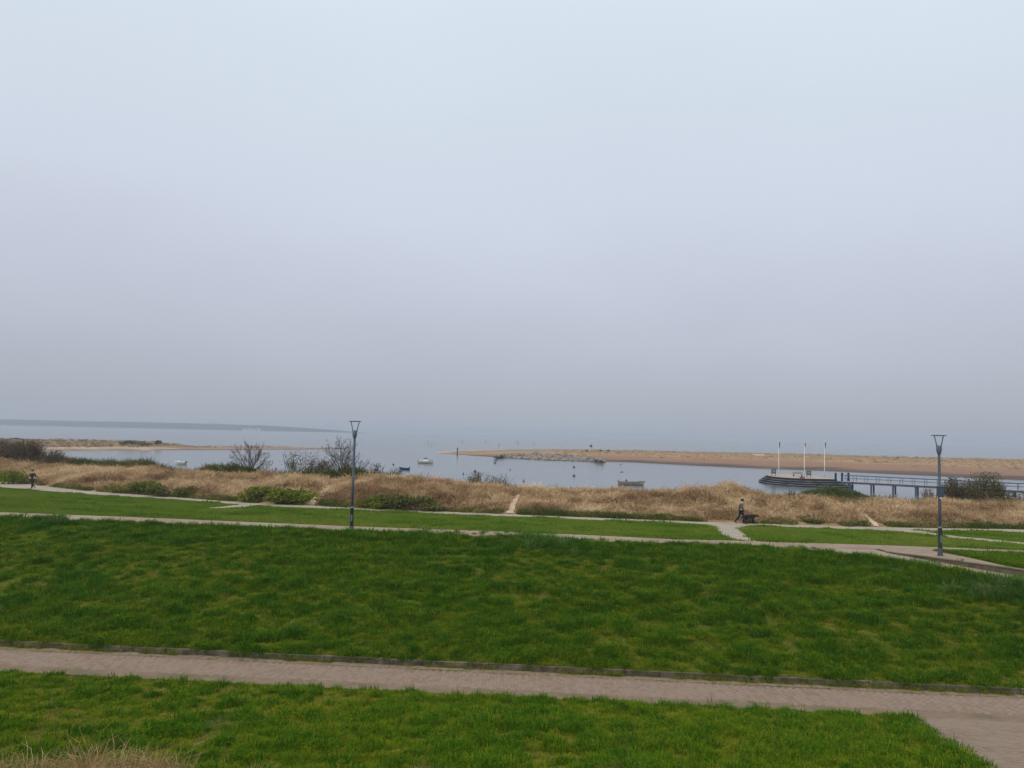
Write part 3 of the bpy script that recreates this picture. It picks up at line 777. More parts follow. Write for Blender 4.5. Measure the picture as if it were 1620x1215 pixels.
# marram on the dune ridge
dp = [tuft('marram_clump', 46, .30, .72, .030, 1.05, M_STRAW, 80 + s, 1.0) for s in range(5)]
def trail_mask(X, Y, grow=0.0):
    ex = np.zeros(len(X), bool)
    for a, b in TRW.values():
        A, B = np.array(a), np.array(b); u = np.linspace(0, 1, 60); k_ = np.linspace(0, 1, len(A))
        for q in range(60):
            pa = np.array([np.interp(u[q], k_, A[:, 0]), np.interp(u[q], k_, A[:, 1])]); pb = np.array([np.interp(u[q], k_, B[:, 0]), np.interp(u[q], k_, B[:, 1])])
            c_ = (pa + pb) / 2; ex |= np.hypot(X - c_[0], (Y - c_[1]) * .9) < np.hypot(*(pb - pa)) / 2 + .42
    return ex
X, Y = sample(15000, lambda x: f_pf(x) + .9, lambda x: f_dune(x) + 3.5, 6, 5)
k = ~trail_mask(X, Y); X, Y = X[k], Y[k]
m1 = fbm(X / 2.6, Y / 1.7, 151, 3); m2 = fbm(X / 9, Y / 5, 161, 2)
S = (0.36 + 1.0 * np.clip(fbm(X / 1.15, Y / .9, 153, 2), .15, 1)) * RNG.uniform(.7, 1.3, len(X)) * np.clip(.35 + (Y - f_pf(X)) / 3.2, .3, 1)
flow = fbm(X / 6, Y / 4, 171, 2) * 9
tint = np.clip(.5 + (m1 - .5) * 1.5 + (m2 - .5) * .7 + RNG.normal(0, .2, len(X)), 0, 1)
scatter('dune_grass', np.stack([X, Y, ground_z(X, Y)], 1), dp, np.stack([S * 1.1, S * 1.1, S], 1), tint, .38, rot=flow + RNG.normal(0, .7, len(X)), seed=25)
# low weeds along the foot of the dune and green scrub on its seaward side
M_WEED = mat_tint('weed_leaves', [(0.0, (0.055, 0.092, 0.016)), (0.5, (0.12, 0.135, 0.032)), (1.0, (0.26, 0.20, 0.085))], nscale=.8, namt=.4)
wp = [tuft('weed_tuft', 24, .20, .26, .035, 1.0, M_WEED, 120 + s, .9) for s in range(4)]
X, Y = sample(9000, lambda x: f_pf(x) + .05, lambda x: f_pf(x) + 1.9, 6, 6)
k = (fbm(X / 2.8, Y / 3, 181, 2) > .40 + .16 * np.clip(Y - f_pf(X) - .5, 0, 1.5)) & ~trail_mask(X, Y); X, Y = X[k], Y[k]
scatter('dune_foot_weeds', np.stack([X, Y, ground_z(X, Y)], 1), wp, RNG.uniform(.6, 1.5, len(X)), np.clip(fbm(X / 2, Y / 2, 191, 2) * 1.3 - .1 + RNG.normal(0, .12, len(X)), 0, 1), .25, seed=26)
M_SCRUB = mat_tint('scrub_leaves', [(0.0, (0.045, 0.062, 0.016)), (0.5, (0.085, 0.105, 0.026)), (1.0, (0.16, 0.13, 0.055))], nscale=.7, namt=.5)
sp = [tuft('scrub_sprig', 40, .45, .62, .06, .7, M_SCRUB, 140 + s, .6) for s in range(4)]
X, Y = sample(14000, lambda x: f_dune(x) + 2.0, lambda x: f_dune(x) + 8.0, 6, 7)
dens = np.interp(X, [-75, -50, -30, -12, -4, 6, 20, 60], [.9, .95, 1, 1, .85, .15, .06, .3])
k = RNG.random(len(X)) < dens; X, Y = X[k], Y[k]
lift = np.interp(X, [-75, -60, -42, -30, -20, -8, -2, 5, 40], [.5, .7, .95, .9, .8, .85, .8, .4, .4])
S = np.interp(X, [-60, -38, -34, -31, -27, -14, -12, -4, 0], [.9, .9, .72, .72, .85, .85, .5, .6, .8]) * RNG.uniform(.8, 1.6, len(X)) * (.65 + .9 * fbm(X / 3, Y / 3, 201, 2))
scatter('seaward_scrub', np.stack([X, Y, ground_z(X, Y) + lift * .25], 1), sp, np.stack([S, S, S * (0.7 + lift)], 1), np.clip(fbm(X / 4, Y / 4, 211, 3) * 1.3 - .15 + RNG.normal(0, .1, len(X)), 0, 1), .25, seed=27)
# tan grass on the far spits
def spit_grass(name, V, sel, n, size, seed, m=None):
    r_ = np.random.default_rng(seed); idx = r_.choice(np.nonzero(sel)[0], n); P = V[idx] + np.c_[r_.normal(0, 1.6, (n, 2)), np.zeros(n) - .05]
    S = r_.uniform(.5, 1.3, n) * size
    scatter(name, P, [tuft(name + '_clump', 22, .7, .55, .10, 1.0, m or M_STRAW, seed + s, .9) for s in range(3)], S, np.clip(r_.normal(.42, .2, n), 0, 1), .25, seed=seed)
spit_grass('spit_grass', VR, (VR[:, 2] > 1.05) & (VR[:, 0] > 20) & (VR[:, 0] < 400), 5200, 1.0, 301)
M_HEATH = mat_tint('brown_heath', [(0.0, (0.085, 0.07, 0.03)), (0.5, (0.17, 0.108, 0.062)), (1.0, (0.27, 0.19, 0.11))], nscale=.08, namt=.8)
spit_grass('sandbank_grass', VL, (VL[:, 2] > .85) & (VL[:, 0] > -330), 3200, .9, 305, M_HEATH)
spit_grass('sandbank_tip_scrub', VL2, (VL2[:, 2] > .42), 500, .5, 309, M_HEATH)
# dry grass and thin stalks right below the viewpoint
M_DRY = mat_tint('dry_stalks', [(0.0, (0.20, 0.115, 0.05)), (0.5, (0.36, 0.24, 0.12)), (1.0, (0.50, 0.37, 0.20))], nscale=3, namt=.4)
dgp = [tuft('dry_tuft', 20, .13, .46, .006, 1.0, M_DRY, 160 + s, .8) for s in range(4)]
pts, sc_ = [], []
r_ = random.Random(5)
for (px, py, n, sx_, sy_, h) in ((20, 1232, 22, 40, 7, .75), (128, 1228, 22, 20, 6, 1.1), (180, 1232, 16, 30, 5, .7), (228, 1228, 20, 17, 5, .95), (264, 1229, 12, 10, 4, .9), (8, 1216, 5, 8, 5, .7), (412, 1228, 4, 8, 3, .6), (665, 1226, 6, 20, 4, .5), (985, 1228, 5, 22, 4, .5), (90, 1236, 26, 60, 6, .6)):
    for _ in range(n):
        p = hit(px + r_.gauss(0, sx_), py + abs(r_.gauss(0, sy_)), 5, 20); pts.append((p.x, p.y, p.z)); sc_.append(1.35 * h * r_.uniform(.55, 1.15))
scatter('dry_foreground_grass', pts, dgp, sc_, np.clip(RNG.normal(.55, .22, len(pts)), 0, 1), .22, seed=28)
# tall lush tussocks on the bank crest
M_TUSS = mat_tint('tussock_blades', [(0.0, (0.026, 0.080, 0.010)), (0.5, (0.065, 0.135, 0.018)), (1.0, (0.15, 0.20, 0.075))], nscale=3, namt=.3)
tp = [tuft('tussock_tuft', 40, .16, .30, .014, .9, M_TUSS, 170 + s, .9) for s in range(3)]
pts, sc_, tn_ = [], [], []
for (px, py, n, sx_, sy_, h) in ((853, 860, 70, 17, 6, 1.0), (88, 829, 30, 9, 3, 1.1), (665, 846, 45, 20, 5, .6), (20, 824, 30, 16, 4, .6), (905, 868, 60, 30, 8, .55), (1130, 882, 50, 55, 6, .45), (1400, 897, 60, 40, 6, .5), (1440, 902, 30, 20, 5, .55), (1585, 936, 120, 32, 9, .95), (1530, 925, 40, 25, 6, .6), (250, 848, 70, 60, 8, .5), (330, 836, 40, 40, 3, .5), (775, 848, 20, 20, 3, .5), (560, 846, 20, 16, 2, .4), (1165, 1121, 60, 25, 4, .38), (1245, 1130, 60, 22, 4, .38), (350, 1150, 40, 26, 6, .35), (1130, 1056, 8, 8, 2, .4), (1640, 940, 60, 30, 10, .8)):
    for _ in range(n):
        p = hit(px + r_.gauss(0, sx_), py + r_.gauss(0, sy_), 8, 60); pts.append((p.x, p.y, p.z)); sc_.append(h * (1.7 if py < 1000 else 1.2) * r_.uniform(.6, 1.15)); tn_.append(min(1, max(0, r_.gauss(.5, .25))))
for _ in range(150):
    px = r_.uniform(-40, 1660); yb = float(np.interp(px, [c_[0] for c_ in crest_px], [c_[1] for c_ in crest_px])) + 2 + abs(r_.gauss(0, 14)); n_ = r_.randint(2, 9); h = r_.uniform(.35, .85); q_ = r_.gauss(.45, .2)
    for _k in range(n_):
        p = hit(px + r_.gauss(0, 6), yb + r_.gauss(0, 1.5), 8, 60); pts.append((p.x, p.y, p.z)); sc_.append(h * r_.uniform(.6, 1.15)); tn_.append(min(1, max(0, q_ + r_.gauss(0, .15))))
scatter('bank_tussocks', pts, tp, sc_, tn_, .2, seed=29)
# daisies and weeds in the gutter
M_PETAL = mat('daisy_petals', (.75, .75, .7), .7, .2)
da = MB()
for k in range(6):
    a = k * 1.047; da.tube([(.0, .0, .09), (.012 * math.cos(a), .012 * math.sin(a), .10)], [.006, .008], 4)
dm = da.mesh('daisy'); dm.materials.append(M_PETAL); do = bpy.data.objects.new('daisy', dm)
pts = []
for k in range(18):
    cx_, cy_ = r_.uniform(-22, 22), r_.uniform(10, 38)
    for _ in range(r_.randint(1, 7)):
        x, y = cx_ + r_.gauss(0, .35), cy_ + r_.gauss(0, .3)
        if y < f_kerb(x) + .3: continue
        pts.append((x, y, gz(x, y)))
scatter('daisies', pts, [do], RNG.uniform(.5, .9, len(pts)), np.full(len(pts), .5), .2, seed=30)
pts, sc_, tn_ = [], [], []
for _ in range(900):
    x = r_.uniform(-22, 22); j = r_.choice((0.33, 0.33, 0.03, .03, .03, .17)); n_ = float(fbm(np.array([x / 1.3]), np.array([j * 9]), 221, 2)[0])
    if n_ < .5: continue
    y = float(f_kerb(x)) - j + r_.gauss(0, .012); pts.append((x, y, Z_BRICK)); sc_.append(r_.uniform(.2, .6)); tn_.append(r_.uniform(.35, 1))
for _ in range(900):
    x = r_.uniform(-22, 22)
    if float(fbm(np.array([x / 1.1]), np.array([3.3]), 223, 2)[0]) < .48: continue
    pts.append((x, float(f_kerb(x)) - .03 - abs(r_.gauss(0, .02)), Z_BRICK + .02)); sc_.append(r_.uniform(.5, 1.1)); tn_.append(r_.uniform(.3, 1))
scatter('gutter_weeds', pts, gp, sc_, tn_, .4, seed=31)

# ------------------------------------------------------------------ trees and shrubs
M_BARK = mat('grey_brown_bark', (0.06, 0.048, 0.04), 0.9, 0.1, col2=(0.10, 0.084, 0.07), scale=8, detail=4)
M_TWIG = mat('brown_twigs', (0.07, 0.05, 0.038), 0.9, 0.1, col2=(0.13, 0.09, 0.065), scale=2, detail=3)
def leaf_mat(name, cols): return mat_tint(name, cols, kind='GEOMETRY', nscale=.9, namt=.4, transl=.2)
M_LF_DARK = leaf_mat('dull_green_leaves', [(0.0, (0.042, 0.045, 0.018)), (0.5, (0.078, 0.080, 0.032)), (1.0, (0.15, 0.115, 0.066))])
M_LF_GREEN = leaf_mat('fresh_green_leaves', [(0.0, (0.065, 0.10, 0.010)), (0.5, (0.130, 0.170, 0.016)), (1.0, (0.24, 0.215, 0.055))])
M_LF_BROWN = leaf_mat('dull_brown_leaves', [(0.0, (0.055, 0.045, 0.028)), (0.5, (0.10, 0.082, 0.05)), (1.0, (0.19, 0.14, 0.095))])
M_LF_OLIVE = leaf_mat('olive_leaves', [(0.0, (0.05, 0.06, 0.015)), (0.5, (0.10, 0.11, 0.03)), (1.0, (0.18, 0.15, 0.06))])
def bare_tree(name, base, height, width, label, seed):
    r_ = random.Random(seed); t = thing(name, base, label, 'tree')
    tr, cr_ = MB(), MB(); g = r_.gauss
    th = height * .26; top = Vector((g(0, .05), 0, th)); hc = height - th
    tr.tube([(0, 0, -.3), (g(0, .03), g(0, .03), th * .5), top], [.15, .12, .10], 8, cap=False)
    def arc(a, b, rad, lev):
        m_ = a.lerp(b, .5) + Vector((g(0, .06), g(0, .06), g(-.03, .05))) * (b - a).length
        q1, q2 = a.lerp(m_, .5) + Vector((g(0, .02), g(0, .02), 0)), m_.lerp(b, .5) + Vector((g(0, .02), g(0, .02), g(0, .02)))
        pts = [a, q1, m_, q2, b]; cr_.tube(pts, [rad, rad * .88, rad * .75, rad * .6, rad * .42], 5 if lev < 2 else 4, cap=False)
        if lev >= 4: return
        n = (0, 7, 5, 4)[lev]; d = (b - a).normalized(); L = (b - a).length
        for k in range(n):
            f = .22 + .76 * (k + r_.random()) / n; j_ = min(int(f * 4), 3); p_ = pts[j_].lerp(pts[j_ + 1], f * 4 - j_)
            ax = d.orthogonal().normalized(); ax.rotate(Matrix.Rotation(r_.uniform(0, 6.283), 3, d)); nd = d.copy(); nd.rotate(Matrix.Rotation(r_.uniform(.35, .85), 3, ax)); nd.z += .12
            e = p_ + nd.normalized() * L * r_.uniform(.32, .52) * (1.15 - .45 * f)
            q = Vector(((e.x - top.x) / (width / 2), (e.y - top.y) / (width / 2), (e.z - th * .8) / (height - th * .8)))
            if q.length > 1.06: e = Vector((top.x, top.y, th * .8)) + Vector((q.x * width / 2, q.y * width / 2, q.z * (height - th * .8))) * (1.04 / q.length)
            arc(p_, e, max(rad * (1 - .5 * f) * .5, .008), lev + 1)
    for i in range(14):
        inc = R(14) + R(68) * ((i + .5) / 14) ** .75; az = i * 2.4 + g(0, .25); st_ = Vector(top) - Vector((0, 0, th * .28 * (i / 14)))
        e = top + Vector((math.sin(inc) * math.cos(az) * width / 2, math.sin(inc) * math.sin(az) * width / 2, math.cos(inc) * hc)) * r_.uniform(.74, .9)
        arc(st_, e, r_.uniform(.035, .052), 1)
    tr.build('trunk', M_BARK, t, smooth=True); cr_.build('crown', M_BARK, t)
    return t
def shrub(name, base, w, d, h, label, seed, m, leaves=1800, lsize=.11, twigs=60, bare=0.3, cat='shrub', group=None, lobes=7, twig_m=None):
    r_ = random.Random(seed); t = thing(name, base, label, cat, group=group)
    st = MB(); cr_ = MB()
    L = []
    for k in range(lobes):
        a = r_.uniform(0, 6.283); q = math.sqrt(r_.random()) * .72
        hz = r_.uniform(.35, .8) * (1 - .45 * q)
        L.append((q * math.cos(a) * w / 2, q * math.sin(a) * d / 2, hz * h, r_.uniform(.22, .38)))
    for k in range(twigs):
        lx, ly, lz, lr = r_.choice(L); e = Vector((lx + r_.gauss(0, w * .12), ly + r_.gauss(0, d * .12), min(lz + abs(r_.gauss(0, h * .14)), h * .92)))
        b = Vector((lx * .35 + r_.gauss(0, .1), ly * .35 + r_.gauss(0, .1), -.1)); m_ = b.lerp(e, .55) + Vector((r_.gauss(0, .08), r_.gauss(0, .08), .08))
        st.tube([b, m_, e], [.028, .017, .008], 4, cap=False)
        for _ in range(3):
            q = m_.lerp(e, r_.uniform(.1, 1)); st.tube([q, q + Vector((r_.gauss(0, .14), r_.gauss(0, .14), abs(r_.gauss(.06, .06)))) * max(.6, h / 2)], [.010, .006], 3, cap=False)
    for k in range(leaves):
        lx, ly, lz, lr = L[k % lobes]
        v = Vector((r_.gauss(0, 1), r_.gauss(0, 1), r_.gauss(0, 1))).normalized() * (r_.random() ** .45)
        p = Vector((lx + v.x * lr * w * .62, ly + v.y * lr * d * .62, max(.02, lz + v.z * lr * h * .85)))
        s = lsize * r_.uniform(.6, 1.3); a = Vector((r_.gauss(0, 1), r_.gauss(0, 1), r_.gauss(0, .7))).normalized() * s; b = a.orthogonal().normalized(); b.rotate(Matrix.Rotation(r_.uniform(0, 6.28), 3, a.normalized())); b *= s * .32
        cr_.add([p - a * .5, p + b, p + a * .5, p - b], [(0, 1, 2, 3)], min(1, max(0, r_.gauss(.45, .22) + .12 * (k % lobes - lobes / 2) / lobes)))
    if leaves:
        A = np.array(cr_.v); kz = h * (.97 if bare else 1) / max(np.percentile(A[:, 2], 98.5), .01); lo, hi = np.percentile(A[:, 0], [2, 98]); kx = w * .96 / max(hi - lo, .01)
        for q_ in (cr_, st): q_.v = [((a - (lo + hi) / 2) * kx, b, min(c * kz, h * 1.04) if c > 0 else c) for a, b, c in q_.v]
    if twigs: st.build('stems', twig_m or M_TWIG, t)
    if leaves: cr_.build('crown', m, t, tint=True)
    return t
def px_shrub(name, x0, x1, ytop, Y, label, seed, m, base_z=None, depth=None, **kw):
    """shrub that spans photo columns x0..x1 with its top at ytop, standing at depth Y"""
    c = at_y((x0 + x1) / 2, ytop, Y); z = gz(c.x, Y) if base_z is None else base_z
    w = (x1 - x0) * Y / FPX; h = c.z - z
    return shrub(name, (c.x, Y, z - .03), w, depth or w * .8, max(h, .4), label, seed, m, **kw)
yd = lambda px, off=0: float(f_dune((px - CX) / FPX * 75)) + off
p = at_y(397, 697, yd(397, 3.5)); bare_tree('bare_tree', (p.x, p.y, gz(p.x, p.y)), p.z - gz(p.x, p.y) + .35, 4.6, 'small bare tree standing alone behind the dune, left of the lamp', 4)
p = at_y(546, 690, yd(546, 3.5)); bare_tree('bare_tree', (p.x, p.y, gz(p.x, p.y)), p.z - gz(p.x, p.y) + .35, 5.4, 'broad bare tree rising from bushes right behind the left lamp', 12)
GR = 'bushes behind the dune ridge'
px_shrub('bush', -34, 36, 694, yd(20, 8), 'large grey-brown bush at the left picture edge behind the dune', 1, M_LF_BROWN, leaves=5200, twigs=240, group=GR, lobes=11)
px_shrub('bush', 18, 76, 695, yd(50, 6.5), 'rounded dull brownish bush second from the left picture edge', 2, M_LF_BROWN, leaves=4600, twigs=220, group=GR, lobes=10)
px_shrub('bush', 62, 104, 712, yd(85, 6), 'low bush at the right end of the left bush group', 3, M_LF_DARK, leaves=1300, twigs=80, group=GR)
px_shrub('bush', 107, 129, 723, yd(118, 6), 'tiny grey bush just right of the left bush group', 4, M_LF_DARK, leaves=300, twigs=40, lsize=.09, group=GR)
px_shrub('bush', 452, 498, 712, yd(475, 7), 'twiggy olive bush between the two bare trees', 5, M_LF_OLIVE, leaves=900, twigs=60, group=GR)
px_shrub('bush', 482, 530, 727, yd(505, 6), 'dark green bush at the left foot of the broad bare tree', 6, M_LF_DARK, leaves=1900, twigs=70, group=GR)
px_shrub('bush', 520, 566, 734, yd(545, 4), 'dense dark bush under the broad bare tree', 7, M_LF_DARK, leaves=1900, twigs=60, group=GR)
px_shrub('bush', 566, 612, 734, yd(590, 6), 'twiggy green bush right of the left lamp post', 8, M_LF_DARK, leaves=1100, twigs=100, group=GR)
px_shrub('bush', 604, 634, 741, yd(620, 5), 'low green bush beside the blue boat', 9, M_LF_OLIVE, leaves=800, twigs=40, group=GR)
px_shrub('bush', 738, 772, 747, yd(755, 6), 'brown twiggy bush on the ridge, left of a pair', 10, M_LF_DARK, leaves=350, twigs=150, group=GR)
px_shrub('bush', 768, 806, 750, yd(787, 6), 'reddish brown bush on the ridge, right of a pair', 11, M_LF_DARK, leaves=450, twigs=120, group=GR)
px_shrub('bush', 1128, 1182, 758, yd(1150, 2), 'sparse reddish twigs sticking up from the dune top', 12, M_LF_DARK, leaves=0, twigs=90, group=GR)
px_shrub('bush', 1490, 1538, 756, yd(1515, 8), 'grey-green bush beside the right lamp, left part of the big thicket', 13, M_LF_DARK, leaves=4200, twigs=120, group=GR, lobes=9)
px_shrub('bush', 1520, 1582, 748, yd(1548, 9), 'tallest green bush of the thicket right of the right lamp', 14, M_LF_OLIVE, leaves=6000, twigs=190, group=GR, lobes=11)
px_shrub('bush', 1564, 1600, 764, yd(1582, 8), 'green bush at the right end of the thicket', 15, M_LF_OLIVE, leaves=2600, twigs=60, group=GR)
px_shrub('bush', 1596, 1640, 776, yd(1615, 7), 'low bush at the right picture edge before the jetty', 16, M_LF_DARK, leaves=1100, twigs=50, group=GR)
px_shrub('bush', 1458, 1476, 770, yd(1467, 7), 'small pale twiggy bush under the jetty', 17, M_LF_OLIVE, leaves=160, twigs=50, lsize=.09, group=GR)
GG = 'green bushes at the foot of the dune'
yf = lambda px, off: float(f_pf(at_z(px, 800, Z_PROM).x)) + off
for i, (x0, x1, yt, Y, n, lab) in enumerate((
        (-40, 10, 741, 84.5, 2000, 'green bush beside the promenade at the left picture edge'),
        (4, 50, 742, 79.5, 2000, 'green bush right behind the jogger'),
        (186, 250, 758, 71.2, 2200, 'yellowish green bush on the dune foot right of the jogger'),
        (240, 306, 765, 69.0, 1900, 'low olive bush joining the yellowish green one'),
        (384, 440, 767, 65.6, 2400, 'bright green bush left of the lamp, left of a touching pair'),
        (430, 494, 769, 64.6, 2600, 'bright green bush left of the lamp, right of a touching pair'),
        (572, 632, 779, 62.3, 2200, 'green bush just right of the left lamp post by the promenade'),
        (620, 690, 780, 61.6, 2200, 'olive bush next to the one right of the left lamp'))):
    px_shrub('green_bush', x0 - 5, x1 + 5, yt + 2.5, Y, lab, 40 + i, M_LF_GREEN if i in (0, 1, 2, 4, 5, 6) else M_LF_OLIVE, leaves=n, twigs=30, lsize=.14, group=GG, depth=2.2, lobes=11)
# green mound behind the dune in front of the platform
mc = at_y(1325, 773.5, 100); mv = []
na, nr_ = 40, 14
for i in range(nr_):
    q = i / (nr_ - 1)
    for k in range(na):
        a = 2 * math.pi * k / na; x = mc.x + 10.5 * q * math.cos(a) - .5; y = 100 + 5.0 * q * math.sin(a)
        mv.append((x, y, mc.z - .28 - (mc.z + .6) * (1 - math.cos(q * math.pi / 2) ** 1.2) + .25 * (float(fbm(np.array([x / 2]), np.array([y / 2]), 7, 2)[0]) - .5)))
mf = [(i * na + k, i * na + (k + 1) % na, (i + 1) * na + (k + 1) % na, (i + 1) * na + k) for i in range(nr_ - 1) for k in range(na)]
mound = MB().add(mv, mf).build('mound', M_SOIL, smooth=True); tag(mound, kind='structure')
mva = np.array(mv); idx = RNG.choice(len(mva), 1900); P = mva[idx] + np.c_[RNG.normal(0, .5, (1900, 2)), np.zeros(1900) - .05]
M_MOUND = mat_tint('mound_leaves', [(0.0, (0.045, 0.072, 0.016)), (0.6, (0.085, 0.115, 0.026)), (1.0, (0.14, 0.14, 0.05))], nscale=.8, namt=.4)
scatter('mound_cover', P, [tuft('mound_sprig', 30, .35, .40, .05, .8, M_MOUND, 240 + s, .7) for s in range(3)], RNG.uniform(.6, 1.2, 1900), np.clip(RNG.normal(.45, .15, 1900), 0, 1), .25, seed=33)
# shrubs on the left sandbank
for i, (x0, x1, yt, Y, lab) in enumerate(((190, 216, 696.5, 318, 'low green bush on the sandbank, left of two'), (212, 240, 698.5, 312, 'low green bush on the sandbank, right of two'),
        (246, 255, 696.5, 322, 'dark round bush near the end of the sandbank'), (20, 32, 692.5, 345, 'small dark bush on top of the sandbank behind the left bushes'))):
    c = at_y((x0 + x1) / 2, yt, Y); w = (x1 - x0) * Y / FPX
    shrub('bush', (c.x, Y, 1.0), w, w * .6, max(.8, c.z - 1.0), lab, 70 + i, M_LF_DARK if i > 1 else M_LF_OLIVE, leaves=500, lsize=.45, twigs=0, group='bushes on the sandbank')
for i, (x0, x1, yt, Y, lab) in enumerate(((925.5, 931, 709.2, 372, 'tiny dark bush left of the beacon on the spit'), (947, 953, 708.6, 372, 'tiny dark bush just right of the beacon on the spit'), (959, 965, 708.2, 376, 'tiny dark bush farther right of the beacon on the spit'),
        (1416, 1423, 720.3, 366, 'tiny bush on the spit skyline left of the right lamp'))):
    c = at_y((x0 + x1) / 2, yt, Y); w = (x1 - x0) * Y / FPX
    shrub('bush', (c.x, Y, 1.45), w * .6, w * .5, max(.45, (c.z - 1.45) * .6), lab, 80 + i, M_LF_DARK, leaves=160, lsize=.25, twigs=0, group='bushes on the spit', lobes=4)

# rock armour of the spit and the stones at the end of the sandbank
M_ROCK = mat('rubble_stone', (0.10, 0.085, 0.07), 0.85, 0.2, col2=(0.30, 0.25, 0.205), scale=0.9, detail=5, bump=0.4, bscale=4, col3=(0.11, 0.10, 0.09), scale3=0.35)
rk = MB(); r_ = random.Random(9)
for k in range(760):
    px = r_.uniform(783, 955); t = r_.random() ** 1.2
    yf_ = np.interp(px, [783, 800, 850, 920, 955], [723.2, 724.3, 727.4, 729.6, 730.4]); yt_ = np.interp(px, [783, 800, 850, 930, 955], [721.5, 718, 716.6, 721.5, 728.5])
    zz = .1 + 1.15 * t; p = at_z(px, yf_ * (1 - t) + yt_ * t, zz)
    s = r_.uniform(.3, .8); rk.blob(p, (s * r_.uniform(.8, 1.5), s, s * r_.uniform(.5, .8)), k, .3, 1)
tag(rk.build('rock_armour', M_ROCK), kind='stuff')
rk = MB()
for k in range(90):
    px = r_.uniform(486, 546); p = at_z(px, np.interp(px, [486, 515, 546], [709.5, 709, 709.2]) + r_.gauss(0, .35), .12)
    s = r_.uniform(.25, .7); rk.blob(p, (s * 1.4, s, s * .6), k + 500, .3, 1)
tag(rk.build('sandbank_stones', mat('dark_shore_stone', (.09, .08, .075), .8, .2, col2=(.17, .15, .13), scale=.7)), kind='stuff')

# ------------------------------------------------------------------ street lamps
M_POLE = mat('slate_blue_lamp_paint', (0.080, 0.105, 0.150), 0.45, 0.5, 0.0, col2=(0.105, 0.130, 0.175), scale=1.5, detail=5)
M_POLE_D = mat('black_base_paint', (0.025, 0.028, 0.035), 0.6, 0.3, col2=(.04, .042, .05), scale=6)
def lamp(loc, label, H, box=False):
    t = thing('street_lamp', loc, label, 'street lamp', group='park lamps')
    MB().lathe([(.13, -.1), (.13, .05), (.108, .055), (.108, .36), (.10, .365)], 20).build('base_sleeve', M_POLE_D, t, True)
    MB().lathe([(.092, .36), (.092, 1.27), (.098, 1.27), (.098, 1.31), (.07, 1.36)], 20).build('lower_post', M_POLE, t, True)
    MB().box((0, -.088, .78), (.085, .02, .34)).build('access_door', M_POLE, t)
    MB().lathe([(.066, 1.36), (.062, 3.0), (.056, H - .92), (.06, H - .9)], 20).build('upper_post', M_POLE, t, True)
    MB().lathe([(.058, H - .92), (.085, H - .86), (.118, H - .74), (.122, H - .70), (.122, H - .52), (.115, H - .50), (.06, H - .48)], 20).build('lantern_housing', M_POLE, t, True)
    for k in range(2):
        s = -1 if k == 0 else 1
        MB().tube([(s * .105, 0, H - .52), (s * .15, 0, H - .3), (s * .215, 0, H - .03)], [.024, .022, .022], 8).build('bracket_arm', M_POLE, t, True)
    MB().lathe([(.02, H - .045), (.30, H - .035), (.335, H - .02), (.335, H - .005), (.28, H + .012), (.02, H + .02)], 28).build('reflector_disc', M_POLE, t, True)
    if box:
        MB().box((-.02, -.1, 2.98), (.27, .16, .46)).box((-.02, -.1, 3.22), (.29, .18, .03)).build('switch_box', mat('dark_box', (.05, .062, .085), .5, .4), t)
        MB().tube([(-.02, -.12, 2.66), (-.02, -.12, 2.72)], .05, 10).build('sticker', M_WHITE, t)
    return t
p1 = at_y(556, 838, 41.2); p1.z = gz(p1.x, p1.y)
lamp((p1.x, p1.y, p1.z + .03), 'slim blue-grey lamp post on the left in front of the bare tree', at_y(561, 667, 41.2).z - p1.z)
p2 = at_y(1487.5, 877, 37.4); p2.z = gz(p2.x, p2.y)
lamp((p2.x, p2.y, p2.z + .03), 'slim blue-grey lamp post on the right by the low wall', at_y(1488, 689.5, 37.4).z - p2.z, True)

# ------------------------------------------------------------------ people and dog
def skin_mesh(name, V, E, Rr, root=0, sub=2):
    me = bpy.data.meshes.new(name + '_bones'); me.from_pydata(V, E, []); o = bpy.data.objects.new(name + '_bones', me); C.objects.link(o)
    o.modifiers.new('skin', 'SKIN'); sk = me.skin_vertices[0].data
    for i, r_ in enumerate(Rr):
        sk[i].radius = (r_, r_) if not isinstance(r_, tuple) else r_; sk[i].use_root = (i == root)
    sb = o.modifiers.new('sub', 'SUBSURF'); sb.levels = sub; sb.render_levels = sub
    dg = bpy.context.evaluated_depsgraph_get(); ev = o.evaluated_get(dg)
    out = bpy.data.meshes.new_from_object(ev); out.name = name
    bpy.data.objects.remove(o); bpy.data.meshes.remove(me)
    out.materials.clear(); out.polygons.foreach_set('use_smooth', [True] * len(out.polygons))
    return out
def chain(J, chains, radius):
    """joints dict + list of name chains -> verts, edges, radii"""
    ids, V, E, Rr = {}, [], [], []
    for ch in chains:
        for i, n in enumerate(ch):
            if n not in ids: ids[n] = len(V); V.append(J[n]); Rr.append(radius[n])
            if i: E.append((ids[ch[i - 1]], ids[n]))
    return V, E, Rr
M_SKIN = mat('skin', (0.52, 0.33, 0.25), 0.6, 0.3, col2=(.56, .37, .29), scale=20)
